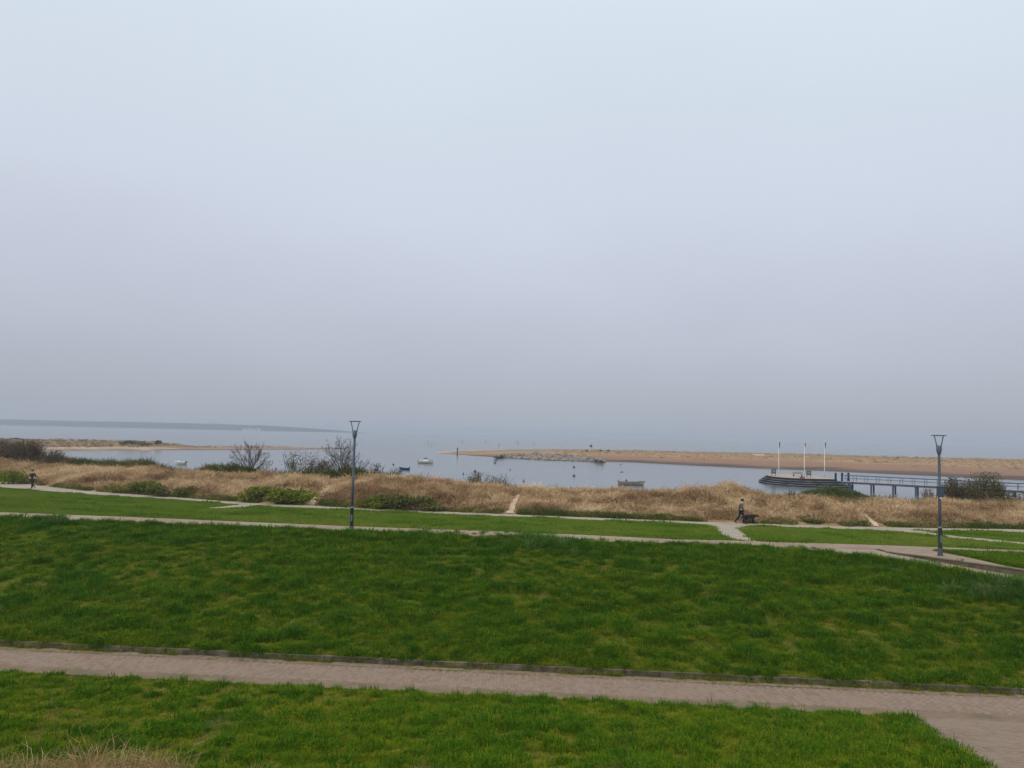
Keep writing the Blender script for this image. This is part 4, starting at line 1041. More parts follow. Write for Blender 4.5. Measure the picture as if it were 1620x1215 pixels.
def person(name, loc, rz, J, label, top, legs, shoes, hair, hat=None, bare_forearm=False, scale=1.0):
    t = thing(name, loc, label, 'person', rz); t.scale = (scale,) * 3
    rad = {'pel': (.13, .10), 'spine': (.125, .095), 'chest': (.15, .11), 'neck': .055, 'hd0': .075, 'hd1': (.085, .098), 'hd2': .07}
    for s in 'LR':
        rad.update({'sh' + s: .062, 'el' + s: .044, 'wr' + s: .030, 'pa' + s: (.038, .022), 'hip' + s: .088, 'kn' + s: .056, 'an' + s: .038, 'to' + s: .036})
    core = [['pel', 'spine', 'chest', 'neck', 'hd0', 'hd1', 'hd2']]
    arms = [['chest', 'sh' + s, 'el' + s, 'wr' + s, 'pa' + s] for s in 'LR']; lg = [['pel', 'hip' + s, 'kn' + s, 'an' + s, 'to' + s] for s in 'LR']
    V, E, Rr = chain(J, core + arms + lg, rad)
    me = skin_mesh('body', V, E, Rr)
    bm = bmesh.new(); bm.from_mesh(me); ex = MB()
    for s in 'LR':                                             # five fingers on each palm
        w, p_ = Vector(J['wr' + s]), Vector(J['pa' + s]); d = (p_ - w).normalized(); sd = d.orthogonal().normalized(); up = d.cross(sd)
        for k, L in enumerate((.062, .072, .068, .052)):
            b = p_ + sd * (k - 1.5) * .019 - d * .01; ex.tube([b, b + d * L * .5 + up * .006, b + d * L * .8 + up * .024, b + d * L * .9 + up * .045], [.0095, .009, .008, .006], 6)
        b = w.lerp(p_, .55) + sd * -.03; ex.tube([b, b - sd * .022 + d * .03, b - sd * .02 + d * .055 + up * .015], [.011, .010, .007], 6)
    h1 = Vector(J['hd1']); fw = Vector(J.get('face', (1, 0, 0))).normalized(); sw = Vector((0, 0, 1)).cross(fw).normalized()
    ex.tube([h1 + fw * .085 + Vector((0, 0, .02)), h1 + fw * .118 + Vector((0, 0, -.018)), h1 + fw * .09 + Vector((0, 0, -.025))], [.010, .016, .010], 6)
    for s in (-1, 1): ex.blob(h1 + sw * s * .088, (.014, .014, .032), 3, .05)
    tm = ex.mesh('extra'); bm.from_mesh(tm); bm.to_mesh(me); bm.free(); me.polygons.foreach_set('use_smooth', [True] * len(me.polygons))
    body = link('body', me, M_SKIN, t)
    for s in (-1, 1): MB().blob(h1 + fw * .088 + sw * s * .034 + Vector((0, 0, .012)), (.011, .011, .009), 4, .02).build('eye', mat('dark_eye', (.03, .02, .02), .3), t)
    mo = MB().tube([h1 + fw * .088 + sw * -.026 + Vector((0, 0, -.055)), h1 + fw * .096 + Vector((0, 0, -.057)), h1 + fw * .088 + sw * .026 + Vector((0, 0, -.055))], .006, 5); mo.build('mouth', mat('lips', (.35, .14, .12), .5), t)
    g = .022
    r2 = {k: (v + g if not isinstance(v, tuple) else (v[0] + g, v[1] + g)) for k, v in rad.items()}
    J2 = dict(J); J2['hem'] = tuple(Vector(J['pel']) + Vector((0, 0, -.10))); r2['hem'] = (.155, .125)
    endn = 'el' if bare_forearm else 'wr'
    ct = [['hem', 'pel', 'spine', 'chest', 'col']] + [['chest', 'sh' + s, 'el' + s] + ([] if bare_forearm else ['wr' + s]) for s in 'LR']
    J2['col'] = tuple(Vector(J['chest']).lerp(Vector(J['neck']), .85)); r2['col'] = .078
    for s in 'LR': r2['wr' + s] = .043
    link('jacket' if not bare_forearm else 'shirt', skin_mesh('top', *chain(J2, ct, r2)), top, t)
    for s in 'LR': r2['an' + s] = .056
    link('trousers', skin_mesh('trousers', *chain(J2, [['pel', 'hip' + s, 'kn' + s, 'an' + s] for s in 'LR'], r2)), legs, t)
    for s in 'LR':
        a, b = Vector(J['an' + s]), Vector(J['to' + s]); d = (b - a); d.z = 0; d = d.normalized()
        link('shoe', skin_mesh('shoe', [tuple(a - d * .05 + Vector((0, 0, -.035))), tuple(a + Vector((0, 0, -.01))), tuple(a.lerp(b, .55)), tuple(b + d * .05)], [(0, 1), (1, 2), (2, 3)], [.042, .05, .048, .036]), shoes, t)
    hb = MB(); c = h1 + Vector((0, 0, .035)) - fw * .018
    hb.blob(c, (.108, .108, .105), 5, .04, 2); hm = hb.build('hair', hair, t, True)
    if hat:
        MB().lathe([(.122, -.01), (.12, .03), (.108, .075), (.07, .105), (.01, .115)], 16, h1 + Vector((0, 0, .045))).build('cap', hat, t, True)
        q = h1 + fw * .10 + Vector((0, 0, .045)); MB().box(q + fw * .03, (.11, .16, .014), math.atan2(fw.y, fw.x)).build('cap_peak', hat, t)
    return t
M_BLK = mat('black_sportswear', (0.012, 0.012, 0.016), 0.8, 0.2, col2=(.02, .02, .026), scale=12, objspace=True)
M_NAVY = mat('dark_navy_trousers', (0.014, 0.014, 0.024), 0.8, 0.2, col2=(.022, .022, .034), scale=12, objspace=True)
M_OLIVE = mat('grey_olive_jacket', (0.065, 0.07, 0.045), 0.85, 0.2, col2=(.10, .105, .075), scale=9, objspace=True)
M_SHOE = mat('dark_shoes', (.02, .02, .022), .7, .2); M_SHOE2 = mat('grey_shoes', (.12, .12, .13), .7, .2)
M_HAIR = mat('dark_hair', (.03, .022, .016), .7, .2); M_GREYHAIR = mat('fair_hair', (.33, .27, .2), .7, .2); M_CAP = mat('dark_cap', (.025, .025, .028), .8, .2)
walk = {'pel': (0, 0, .95), 'spine': (.02, 0, 1.10), 'chest': (.035, 0, 1.33), 'neck': (.05, 0, 1.48), 'hd0': (.065, 0, 1.55), 'hd1': (.085, 0, 1.64), 'hd2': (.075, 0, 1.71), 'face': (1, 0, -.05),
        'shL': (.03, .19, 1.41), 'elL': (-.12, .24, 1.14), 'wrL': (.02, .24, .92), 'paL': (.05, .235, .85),
        'shR': (.03, -.19, 1.41), 'elR': (-.02, -.25, 1.13), 'wrR': (.20, -.23, 1.08), 'paR': (.27, -.215, 1.09),
        'hipL': (-.02, .09, .90), 'knL': (-.12, .09, .50), 'anL': (-.42, .09, .17), 'toL': (-.33, .09, .05),
        'hipR': (.02, -.09, .90), 'knR': (.17, -.09, .50), 'anR': (.22, -.09, .09), 'toR': (.36, -.09, .04)}
pw = hit(1172.5, 829.3, 40)
person('person', (pw.x, pw.y, gz(pw.x, pw.y) + .03), R(-4), walk, 'person in grey-olive jacket, dark trousers and dark cap walking with a dog', M_OLIVE, M_NAVY, M_SHOE, M_HAIR, M_CAP)
# jogger coming along the promenade
jog = {'pel': (0, 0, .93), 'spine': (.02, 0, 1.08), 'chest': (.05, 0, 1.31), 'neck': (.07, 0, 1.46), 'hd0': (.085, 0, 1.53), 'hd1': (.10, 0, 1.62), 'hd2': (.09, 0, 1.69), 'face': (1, 0, 0),
       'shL': (.04, .155, 1.37), 'elL': (-.06, .235, 1.10), 'wrL': (.12, .22, .97), 'paL': (.19, .21, .98),
       'shR': (.04, -.155, 1.37), 'elR': (-.10, -.235, 1.10), 'wrR': (.07, -.23, .96), 'paR': (.14, -.22, .96),
       'hipL': (0, .09, .88), 'knL': (.20, .055, .52), 'anL': (.12, .03, .11), 'toL': (.26, .02, .05),
       'hipR': (0, -.09, .88), 'knR': (-.02, -.03, .48), 'anR': (-.33, .07, .25), 'toR': (-.36, .09, .12)}
pj = hit(50.5, 775.0, 60)
person('person', (pj.x, pj.y, gz(pj.x, pj.y) + .03), R(-78), jog, 'jogger in black top and black leggings on the promenade at left', M_BLK, M_BLK, M_SHOE2, M_HAIR, None, True, 1.05)
# dog, walking right
DJ = {'rump': (-.30, 0, .54), 'belly': (-.02, 0, .53), 'chest': (.24, 0, .53), 'neck': (.38, 0, .60), 'skull': (.50, 0, .61), 'muz': (.63, 0, .55), 'nose': (.68, 0, .53),
      'tail1': (-.44, 0, .52), 'tail2': (-.58, 0, .44), 'tail3': (-.68, 0, .40)}
drad = {'rump': (.125, .145), 'belly': (.125, .14), 'chest': (.145, .18), 'neck': .105, 'skull': .088, 'muz': .05, 'nose': .035, 'tail1': .045, 'tail2': .05, 'tail3': .025}
dch = [['belly', 'rump', 'tail1', 'tail2', 'tail3'], ['belly', 'chest', 'neck', 'skull', 'muz', 'nose']]
for s, sg, fo, ho in (('L', .09, .10, -.06), ('R', -.09, -.08, .12)):
    DJ.update({'el' + s: (.22 + fo * .3, sg, .36), 'wr' + s: (.25 + fo, sg, .17), 'fp' + s: (.25 + fo * 1.2, sg, .04), 'ft' + s: (.31 + fo * 1.2, sg, .03),
               'st' + s: (-.22 + ho * .5, sg, .36), 'hk' + s: (-.40 + ho, sg, .20), 'hp' + s: (-.37 + ho * 1.2, sg, .04), 'ht' + s: (-.31 + ho * 1.2, sg, .03)})
    drad.update({'el' + s: .062, 'wr' + s: .042, 'fp' + s: .036, 'ft' + s: .034, 'st' + s: .085, 'hk' + s: .042, 'hp' + s: .036, 'ht' + s: .034})
    dch += [['chest', 'el' + s, 'wr' + s, 'fp' + s, 'ft' + s], ['rump', 'st' + s, 'hk' + s, 'hp' + s, 'ht' + s]]
pd = hit(1186.5, 829.8, 40)
dog = thing('dog', (pd.x, pd.y + .1, gz(pd.x, pd.y + .1) + .03), 'large black dog walking beside the person in the olive jacket', 'dog', R(-6))
M_FUR = mat('black_fur', (.010, .010, .012), .85, .15, col2=(.022, .02, .022), scale=18, objspace=True, bump=.5, bscale=50)
dm_ = skin_mesh('body', *chain(DJ, dch, drad)); bm = bmesh.new(); bm.from_mesh(dm_); ex = MB()
for s in (-1, 1): ex.tube([(.47, s * .07, .67), (.455, s * .105, .63), (.46, s * .11, .56)], [.018, .035, .015], 6)
tm = ex.mesh('extra'); bm.from_mesh(tm); bm.to_mesh(dm_); bm.free(); dm_.polygons.foreach_set('use_smooth', [True] * len(dm_.polygons))
link('body', dm_, M_FUR, dog)
MB().lathe([(.112, -.015), (.112, .015)], 14, (0, 0, 0), False).build('collar', mat('collar', (.12, .03, .03), .6), dog, loc=(.375, 0, .60)).rotation_euler = (0, R(70), 0)

# ------------------------------------------------------------------ boats and buoys
def hull(mb, L, B, H, sheer=.25, draft=.15, flare=.75, bow=.55, n=12):
    """open hull along +X (bow at +X), waterline at z = 0"""
    secs = []
    for i in range(n + 1):
        u = i / n; x = -L / 2 + L * u
        w = B / 2 * (1 - max(0, (u - .45) / .55) ** 2.2) * (0.86 + .14 * min(1, u / .3)); w = max(w, .015)
        top = H + sheer * max(0, (u - .3) / .7) ** 2 + .04 * (1 - u); bx = x + (bow * max(0, u - .8) / .2 * .5)
        secs.append([(bx, -w, top), (x, -w * flare, H * .25), (x - .1 * u, -w * .35, -draft), (x - .1 * u, w * .35, -draft), (x, w * flare, H * .25), (bx, w, top)])
    V = [p for s in secs for p in s]; F = []
    for i in range(n):
        for k in range(5): F.append((i * 6 + k, i * 6 + k + 1, (i + 1) * 6 + k + 1, (i + 1) * 6 + k))
    F.append((0, 5, 4, 3, 2, 1))
    mb.add(V, F); return secs
def outboard(t, x, z, m):
    o = MB().box((0, 0, .28), (.28, .24, .34), taper=.85).build('outboard_motor', m, t, loc=(x, 0, z))
    MB().box((0, 0, -.12), (.10, .09, .5), taper=1.2).build('motor_leg', m, o)
def rim(secs, r_=.03): return MB().tube([Vector(s[0]) for s in secs], r_, 6).tube([Vector(s[5]) for s in secs], r_, 6).tube([Vector(secs[0][0]), Vector(secs[0][5])], r_, 6)
M_BWHITE = mat('white_gelcoat', (.62, .62, .58), .35, .5, col2=(.5, .5, .46), scale=1.2, detail=5, objspace=True)
M_BCREAM = mat('cream_hull_paint', (.46, .42, .33), .5, .4, col2=(.38, .34, .26), scale=1.5, detail=5, objspace=True)
M_BDARK = mat('dark_boat_trim', (.03, .03, .035), .6, .3); M_BBLUE = mat('blue_hull_paint', (.012, .03, .13), .45, .4, col2=(.02, .045, .17), scale=2, objspace=True)
M_CANVAS = mat('grey_green_canvas', (.07, .075, .055), .9, .1, col2=(.12, .125, .1), scale=3, objspace=True); M_GLASS = mat('tinted_glass', (.05, .06, .07), .1, .6)
M_WOOD = mat('boat_wood', (.16, .10, .06), .7, .3, col2=(.22, .14, .09), scale=4)
def boat(px, pyw, Lpx, B, H, label, hullm, heading, stripe=None, sheer=.25):
    p = at_z(px, pyw, 0); L = Lpx * p.y / FPX
    t = thing('boat', (p.x, p.y, 0), label, 'boat', heading, group='moored boats')
    mb = MB(); secs = hull(mb, L, B, H, sheer); mb.build('hull', hullm, t, True)
    rim(secs, .035).build('gunwale', stripe or M_BDARK, t)
    fl = MB().add([(s[1][0], s[1][1], H * .3) for s in secs] + [(s[4][0], s[4][1], H * .3) for s in secs], [(i, i + 1, i + 1 + len(secs), i + len(secs)) for i in range(len(secs) - 1)]); fl.build('floor', M_WOOD, t)
    return t, L, secs
# white cabin boat
t, L, secs = boat(673.5, 733.2, 23, 1.9, .62, 'white motorboat with a grey-green cabin canvas, farthest of the moored boats', M_BWHITE, R(2), M_WHITE)
MB().add([(-.2 * L, -.75, .62), (.28 * L, -.62, .72), (.28 * L, .62, .72), (-.2 * L, .75, .62), (-.16 * L, -.62, 1.25), (.12 * L, -.52, 1.25), (.12 * L, .52, 1.25), (-.16 * L, .62, 1.25)],
         [(0, 1, 5, 4), (1, 2, 6, 5), (2, 3, 7, 6), (3, 0, 4, 7), (4, 5, 6, 7)]).build('cabin', M_BWHITE, t)
MB().blob((-.02 * L, 0, 1.25), (.17 * L, .66, .42), 3, .06, 2).build('canvas_top', M_CANVAS, t, True)
MB().box((.20 * L, -.585, .98), (.5, .02, .2)).build('side_window', M_GLASS, t); MB().box((.20 * L, .585, .98), (.5, .02, .2)).build('side_window', M_GLASS, t)
MB().tube([(-.47 * L, 0, .7), (-.40 * L, 0, 1.05), (-.22 * L, 0, 1.12)], .04, 6).build('stern_rail', M_WHITE, t)
MB().box((.36 * L, 0, .92), (.7, .8, .08)).build('foredeck', M_BDARK, t)
MB().box((0, 0, .02), (L * .92, 1.2, .10)).build('waterline_stripe', M_BDARK, t)
outboard(t, -L / 2 - .12, .45, M_BDARK)
# blue dinghy
t, L, secs = boat(640.5, 743.5, 15.5, 1.2, .42, 'small blue dinghy just above the dune scrub', M_BBLUE, R(183))
MB().box((-.1, 0, .36), (.25, 1.0, .04)).build('thwart', M_WOOD, t); outboard(t, -L / 2 + .1, .36, M_BDARK)
# white boat behind the scrub
t, L, secs = boat(285.5, 735.2, 16, 1.4, .62, 'small white boat with dark outboard half hidden by scrub', M_BWHITE, R(180), M_WHITE)
MB().box((.1, 0, .66), (.3, 1.1, .06)).build('thwart', M_WHITE, t); outboard(t, -L / 2 - .15, .42, M_BDARK)
MB().add([(.12 * L, -.45, .66), (.30 * L, -.4, .7), (.30 * L, .4, .7), (.12 * L, .45, .66), (.16 * L, -.4, .98), (.16 * L, .4, .98)], [(0, 1, 4), (3, 5, 2), (1, 2, 5, 4), (0, 4, 5, 3)]).build('spray_hood', M_WHITE, t)
# cream open boat with a thin staff
t, L, secs = boat(998, 767.2, 40, 1.75, .5, 'cream open wooden boat with a thin flag staff at its stern', M_BCREAM, R(-3), M_BDARK, sheer=.22)
MB().box((0, 0, .10), (L * .96, 1.3, .13)).build('waterline_stripe', mat('brown_bottom_paint', (.07, .045, .035), .6), t)
for x in (-.22, .08, .3): MB().box((x * L, 0, .52), (.24, 1.4, .05)).build('thwart', M_WOOD, t)
MB().tube([(-.44 * L, .2, .5), (-.43 * L, .2, 2.4)], .022, 6).build('flag_staff', mat('bare_staff', (.35, .33, .3), .6), t)
MB().box((-.36 * L, .2, 2.33), (.52, .03, .17)).build('pennant', M_BDARK, t)
MB().box((-.18 * L, 0, .82), (.34, .5, .32), taper=.8).build('engine_cover', M_BDARK, t); MB().box((-.49 * L, 0, .72), (.10, .5, .3)).build('rudder_head', M_BDARK, t)
M_BUOY_D = mat('dark_buoy', (.03, .035, .045), .6, .3, col2=(.05, .055, .065), scale=4); M_BUOY_R = mat('red_buoy', (.45, .05, .04), .5, .3, col2=(.35, .04, .03), scale=4)
def buoy(px, py, s, m, label):
    p = at_z(px, py, 0); t = thing('mooring_buoy', (p.x, p.y, 0), label, 'buoy', group='buoys on the water')
    MB().lathe([(.05, -.3), (s * .7, -.18), (s, .05), (s * .95, .3 * s + .1), (s * .55, s * .75 + .1), (.06, s * .9 + .1)], 14).build('float', m, t, True)
    MB().lathe([(.035, 0), (.035, .16), (.06, .17), (.06, .22), (.02, .24)], 8, (0, 0, s * .88 + .08)).build('mooring_eye', M_BDARK, t)
for px, py, s, m, lab in ((622.5, 735.6, .28, M_BUOY_D, 'dark buoy to the left of the blue dinghy'), (783, 733.2, .32, M_BUOY_D, 'dark buoy to the right of the motorboat below the spit tip'),
        (908, 739.6, .34, M_BUOY_D, 'dark buoy in mid water, upper of two in line'), (908, 753.4, .32, M_BUOY_D, 'dark flat buoy in mid water, lower of two in line'),
        (751.5, 746.5, .34, M_BUOY_D, 'dark flat buoy above the brown ridge bushes'), (733, 750.3, .18, M_BUOY_D, 'tiny dark buoy left of the brown ridge bushes'),
        (828.5, 762, .2, M_BUOY_D, 'tiny buoy just above the sand trail gap'), (807, 743.6, .16, M_BUOY_D, 'tiny dark buoy lying between the motorboat and the cream boat'),
        (328.5, 737.4, .3, M_BUOY_R, 'red buoy between the white boat and the lone bare tree'), (436.5, 742.3, .26, M_BUOY_R, 'red buoy left of the twiggy olive bush'), (982, 735.4, .2, M_BUOY_D, 'tiny buoy near the spit shore above the cream boat')):
    buoy(px, py, s, m, lab)
# sea marks: posts standing in the water beyond the spit
M_MARK = mat('dark_sea_mark', (.06, .06, .065), .7, .2)
for px, py0, py1, w, lab in ((677, 697.8, 704.5, .28, 'faint dark sea mark post, leftmost beyond the motorboat'), (731, 697.2, 701.6, .3, 'faint sea mark beyond the spit tip, second from left'), (768.5, 696.6, 701.5, .28, 'faint sea mark beyond the spit tip, third from left'),
        (789, 702.2, 710.8, .22, 'sea mark with a cross bar standing close behind the spit tip'), (819, 698.3, 704.2, .26, 'faint sea mark right of the one with a cross bar'), (845, 698.8, 704, .26, 'faint sea mark farthest right beyond the spit'), (683, 704, 707, .26, 'low faint sea mark above the motorboat')):
    p = at_z(px, py1, 0); h = at_y(px, py0, p.y).z
    t = thing('sea_mark', (p.x, p.y, 0), lab, 'sea mark', group='sea marks beyond the spit')
    MB().tube([(0, 0, -1), (0, 0, h)], w * p.y / 1300, 8).build('post', M_MARK, t)
    top = MB().lathe([(.02, h - .2), (w * p.y / 520, h + .1), (.02, h + .5)], 8)
    if 'cross bar' in lab: top.box((0, 0, h * .72), (h * .42, .15, .15))
    top.build('top_mark', M_MARK, t)
p = at_z(723.5, 719.6, .15); h = at_y(723.5, 708.5, p.y).z
t = thing('beacon_post', (p.x, p.y, .0), 'dark beacon post with round top mark on the spit tip', 'beacon')
MB().tube([(0, 0, -.3), (0, 0, h * .45), (0, 0, h - .5)], [.28, .24, .12], 10).build('post', M_MARK, t)
MB().lathe([(.05, h - .75), (.32, h - .6), (.36, h - .3), (.2, h), (.03, h + .05)], 12).build('top_mark', M_MARK, t, True)
p = at_y(935, 711.5, 378); h = at_y(935, 700.5, 378).z - 1.5
t = thing('beacon_tower', (p.x, 378, 1.4), 'small pale lattice beacon tower on the spit', 'beacon')
for k in range(4):
    a = math.pi / 4 + k * math.pi / 2; MB().tube([(1.2 * math.cos(a), 1.2 * math.sin(a), -.2), (.35 * math.cos(a), .35 * math.sin(a), h * .55)], .12, 6).build('leg', mat('pale_tower_paint', (.42, .42, .30), .7), t)
for k, z in enumerate((h * .2, h * .4)): MB().box((0, 0, z), (1.9 - .8 * k, 1.9 - .8 * k, .1)).build('cross_brace', MATS['pale_tower_paint'], t)
MB().box((0, 0, h * .66), (1.15, 1.15, h * .24)).build('lantern_box', mat('dull_green_paint', (.05, .09, .05), .6), t)
MB().tube([(0, 0, h * .78), (0, 0, h)], .06, 6).build('mast', M_MARK, t)
pt = at_z(1200, 719.8, 1.7)
wp_ = MB().blob((pt.x, pt.y, 1.45), (4.6, 3.0, .5), 4, .12, 2).build('sand_patch', mat('white_sand', (.58, .53, .46), .95, .05, col2=(.5, .45, .38), scale=.8), smooth=True); tag(wp_, kind='structure')

# ------------------------------------------------------------------ jetty, stepped platform, flags
M_STEEL = mat('blue_grey_steel', (0.035, 0.055, 0.115), 0.6, 0.3, col2=(.05, .072, .135), scale=.8, detail=5)
M_TAR = mat('tarred_timber', (0.010, 0.012, 0.019), 0.85, 0.15, col2=(.022, .025, .034), scale=1.2, detail=6)
M_PLANK = mat('weathered_pink_planks', (0.27, 0.215, 0.18), 0.85, 0.2, col2=(.36, .29, .245), scale=1.4, detail=6)
M_EDGE_P = mat('pale_step_edge', (0.42, 0.41, 0.40), 0.8, 0.2, col2=(.12, .12, .125), scale=.5)
J0, J1 = Vector((61.0, 145.6)), Vector((108.0, 109.0)); JD = (J1 - J0).normalized(); JN = Vector((-JD.y, JD.x)); JL = (J1 - J0).length
jetty = thing('jetty', (J0.x, J0.y, 0), 'blue-grey footbridge jetty on paired piles leading to the stepped platform', 'jetty', math.atan2(JD.y, JD.x))
ZD = 1.72
for y_ in (-.95, .95): MB().box((JL / 2, y_, ZD - .21), (JL, .14, .34)).build('deck_beam', M_STEEL, jetty)
pm = MB().box((0, 0, 0), (.235, 2.1, .05)).mesh('deck_plank'); pm.materials.append(M_PLANK)
for k in range(int(JL / .25)):
    o = bpy.data.objects.new('deck_plank', pm); C.objects.link(o); o.parent = jetty; o.location = (.13 + k * .25, 0, ZD - .015 + random.uniform(-.004, .004))
k = 0
while k * 3.6 + 1.5 < JL:
    x = k * 3.6 + 1.5
    gxy = J0 + JD * x; zb = min(-1.2, gz(gxy.x, gxy.y) - .4)
    for y_ in (-.88, .88): MB().tube([(x, y_, zb), (x, y_, ZD - .42)], .15, 10).build('pile', M_STEEL, jetty)
    MB().box((x, 0, ZD - .40), (.32, 2.0, .20)).build('cross_head', M_STEEL, jetty); k += 1
post_m = MB().tube([(0, 0, -.1), (0, 0, 1.08)], .045, 6).mesh('railing_post'); post_m.materials.append(M_STEEL)
for y_ in (-1.0, 1.0):
    for q in range(int(JL / 1.93) + 1):
        o = bpy.data.objects.new('railing_post', post_m); C.objects.link(o); o.parent = jetty; o.location = (.2 + q * 1.93, y_, ZD)
    for z, r_ in ((1.08, .045), (.56, .028)): MB().tube([(.2, y_, ZD + z), (JL, y_, ZD + z)], r_, 6).build('handrail', M_STEEL, jetty)
# stepped platform
PC = at_y(1266, 757, 164); PZ = 1.42
plat = thing('platform', (PC.x, 164, 0), 'dark tiered platform with a pinkish plank deck at the end of the jetty', 'platform', 0)
def tier(w, d0, d1, n=26):
    """D-shaped outline: round on the left and front, square towards the jetty"""
    P = []
    for i in range(n + 1):
        a = math.pi * .5 + math.pi * .5 * i / n; P.append((-w[0] * 0 + w[0] * math.cos(a) ** 1 * 1.0, d1 * math.sin(a)))
    for i in range(1, n + 1):
        a = math.pi + math.pi * .5 * i / n; P.append((w[0] * math.cos(a), d0 * math.sin(a)))
    P += [(w[1] * .55, -d0 * 1.02), (w[1] * .92, -d0 * .96), (w[1], -d0 * .86), (w[1], d1 * .8), (w[1] * .9, d1)]
    return P
tiers = [((7.6, 7.0), 10.6, 7.6, -.9, .34), ((7.0, 6.2), 9.1, 7.4, .34, .70), ((6.4, 5.8), 7.6, 7.2, .70, 1.06), ((5.8, 5.4), 6.2, 7.0, 1.06, PZ)]
for k, (w, d0, d1, z0, z1) in enumerate(tiers):
    d1 += 5.0; P = tier(w, d0, d1)
    MB().prism(P, z0, z1 - .05).build('step_riser', M_TAR, plat)
    if k < 3: MB().prism([(x * 1.006, y * 1.006) for x, y in P], z1 - .048, z1 + .012).build('step_tread', M_TAR, plat)
    if k < 3: MB().prism([(x * 1.012, y * 1.012) for x, y in P], z1 - .105, z1 - .052).build('step_edge', M_EDGE_P, plat)
    else: 
        MB().prism([(x * 1.004, y * 1.004) for x, y in P], z1 - .048, z1 - .005).build('deck', M_TAR, plat)
        yk = -6.0
        while yk < 11.8:
            q = -yk / 6.2 if yk < 0 else yk / 12.0; xl = -5.7 * math.sqrt(max(0, 1 - min(1, abs(q)) ** 2)); xr = 5.35 if yk > -5.4 else 4.7
            MB().box(((xl + xr) / 2, yk, z1 + .012), (xr - xl, .235, .035)).build('deck_plank', M_PLANK, plat); yk += .25
for (x, y_) in ((-6.7, -4.6), (-5.2, -7.4), (-3.1, -9.3), (-.6, -10.4), (1.8, -10.6), (3.9, -10.6), (6.0, -10.2), (-7.4, -1.2)):
    MB().tube([(x * 1.02, y_ * 1.02, -1.4), (x * 1.02, y_ * 1.02, .55)], .16, 10).build('fender_pile', M_TAR, plat)
for x, y_, h in ((5.1, -5.4, 1.25), (6.3, -5.6, 1.3), (7.4, -6.0, 1.35)):
    MB().tube([(x, y_, -.9), (x, y_, PZ + h)], .20, 10).build('mooring_pile', M_TAR, plat)
    if x > 6.4: MB().tube([(x, y_, PZ - .3), (x, y_, PZ + .02)], .28, 10).build('collar', M_TAR, plat)
# flags, boards, bench on the deck
FR, FB, FW, FD = (mat(n, c, .85, .1) for n, c in (('faded_red_cloth', (.30, .10, .09)), ('faded_blue_cloth', (.10, .13, .22)), ('white_cloth', (.6, .6, .6)), ('dark_cloth', (.13, .12, .13))))
def flagpole(px, pyb, pyt, Y, label, cols):
    b = at_y(px, pyb, Y); h = at_y(px, pyt, Y).z - PZ
    t = thing('flagpole', (b.x, Y, PZ), label, 'flagpole', group='flagpoles on the platform')
    MB().lathe([(.085, 0), (.075, h * .4), (.035, h), (.02, h + .03)], 12).build('pole', M_WHITE, t, True)
    MB().blob((0, 0, h + .06), (.09, .09, .07), 2, .02).build('finial', M_WHITE, t)
    for i, m in enumerate(cols):                               # limp cloth hanging in folds
        z1 = h - .15 - i * .42; V = []; n = 9
        for r__ in range(4):
            for q in range(n):
                u = q / (n - 1); V.append((.05 + .20 * u * (1 - .2 * i) + .03 * math.sin(u * 14), .06 * math.sin(u * 17 + i), z1 - .14 * r__ * 1.0 - .5 * u * .6))
        F = [(a * n + q, a * n + q + 1, (a + 1) * n + q + 1, (a + 1) * n + q) for a in range(3) for q in range(n - 1)]
        f = MB().add(V, F).build('flag', m, t); sm = f.modifiers.new('thick', 'SOLIDIFY'); sm.thickness = .02
flagpole(1232, 753, 697, 166.5, 'white flagpole with a limp dark flag, left of three on the platform', [FB, FD, FD])
flagpole(1272.5, 755, 698, 163, 'white flagpole with a limp reddish flag, middle of three on the platform', [FR, FR, FW])
flagpole(1304.5, 754, 697.5, 161, 'white flagpole with a limp dark and red flag, right of three on the platform', [FD, FD, FR])
def board(px, py, Y, label):
    b = at_y(px, py, Y); t = thing('information_board', (b.x, Y, PZ + .03), label, 'board', group='boards on the platform')
    for s in (-.38, .38): MB().box((s, .04, .42), (.09, .09, .95)).build('leg', M_TAR, t)
    MB().box((0, 0, .92), (1.0, .09, .95)).build('panel', mat('dark_board', (.045, .055, .075), .6, .3, col2=(.09, .1, .115), scale=3, objspace=True), t)
    MB().box((0, -.055, 1.0), (.55, .015, .4)).build('notice', mat('grey_notice', (.17, .18, .2), .6), t)
board(1224, 750, 167, 'dark square board at the left end of the platform'); board(1279.5, 752, 162.5, 'dark square board right of the middle flagpole')
b = at_y(1262, 752, 166); t = thing('bench', (b.x, 166, PZ + .03), 'grey bench on the platform left of the middle flagpole', 'bench')
for s in (-.85, .85): MB().box((s, 0, .22), (.1, .45, .44)).build('leg', M_TAR, t)
for k in range(3): MB().box((0, -.16 + .16 * k, .46), (2.0, .13, .04)).build('seat_slat', mat('grey_slat', (.2, .18, .17), .8), t)
for k in range(2): MB().box((0, .25, .66 + .17 * k), (2.0, .04, .13)).build('backrest_slat', MATS['grey_slat'], t)
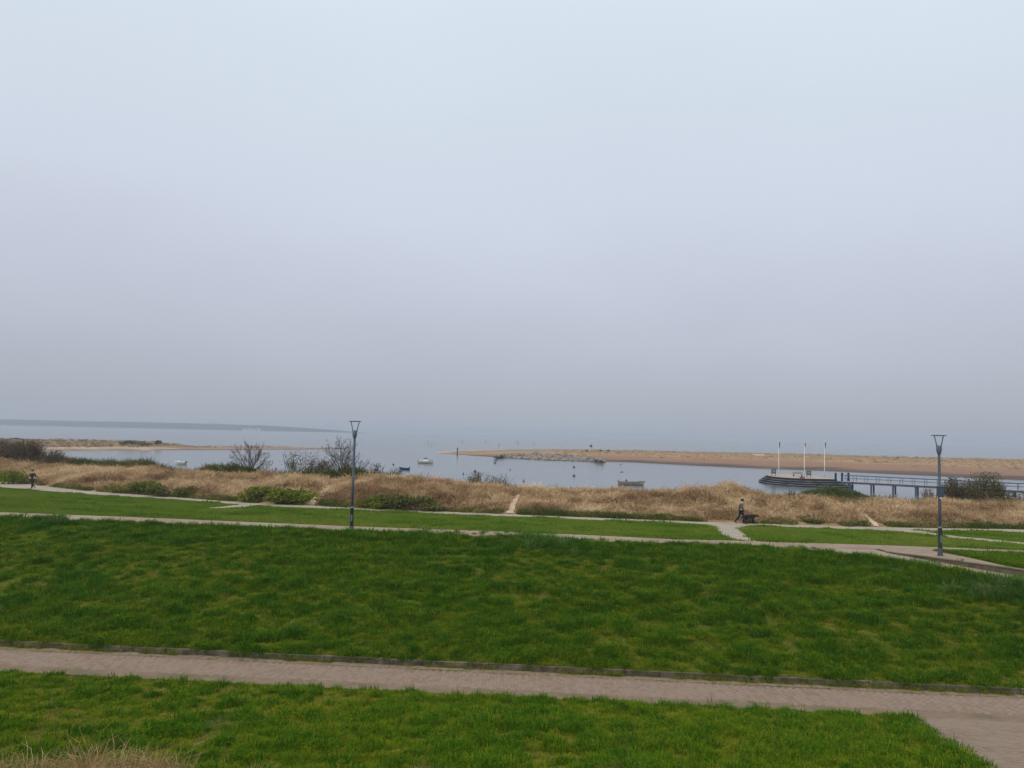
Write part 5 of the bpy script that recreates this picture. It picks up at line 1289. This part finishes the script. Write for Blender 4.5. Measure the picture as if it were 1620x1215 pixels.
b = at_y(1269, 757, 158.5); t = thing('storage_box', (b.x, 158.5, PZ + .03), 'small reddish box standing in front of the middle flagpole', 'box')
MB().box((0, 0, .14), (.9, .4, .28), taper=.92).build('case', mat('dull_red_box', (.2, .06, .045), .6), t); MB().box((0, 0, .30), (.95, .45, .04)).build('lid', MATS['dull_red_box'], t)

# thin dead stems in front of the slope
M_STEM = mat('dead_stem', (.07, .05, .03), .9, .1, col2=(.12, .08, .045), scale=9)
for i, (px, h, lab) in enumerate(((62, .95, 'thin dead weed stem at the bottom left, left of two'), (88, 1.15, 'thin dead weed stem at the bottom left, right of two'), (985, .62, 'thin dead weed stem at the bottom edge right of centre'))):
    h *= 1.35; p = hit(px, 1226, 5, 20); t = thing('dead_weed', (p.x, p.y, p.z), lab, 'weed', group='dead weeds in the foreground'); r_ = random.Random(i + 60)
    main = [(0, 0, -.05), (r_.gauss(0, .04), 0, h * .4), (r_.gauss(.06, .05), 0, h * .75), (r_.gauss(.1, .08), 0, h)]
    MB().tube(main, [.006, .005, .004, .002], 5).build('stem', M_STEM, t)
    for k in range(6):
        a = Vector(main[1]).lerp(Vector(main[3]), r_.random()); MB().tube([a, a + Vector((r_.gauss(0, .16), r_.gauss(0, .08), r_.uniform(.08, .25)))], [.003, .0015], 4).build('side_stem', M_STEM, t)

# ------------------------------------------------------------------ hazy air over everything
hz = MB().box((0, 4200, 14.5), (13600, 9800, 37.0)).build('haze', None)
hm_ = bpy.data.materials.new('hazy_air'); hm_.use_nodes = True
n, l = hm_.node_tree.nodes, hm_.node_tree.links; n.clear()
ho = n.new('ShaderNodeOutputMaterial'); pv = n.new('ShaderNodeVolumePrincipled')
pv.inputs['Color'].default_value = (0.578, 0.64, 0.738, 1); pv.inputs['Density'].default_value = 0.00038; pv.inputs['Anisotropy'].default_value = 0.1
l.new(pv.outputs[0], ho.inputs['Volume']); hz.data.materials.clear(); hz.data.materials.append(hm_); hz.display_type = 'WIRE'
tag(hz, kind='stuff')
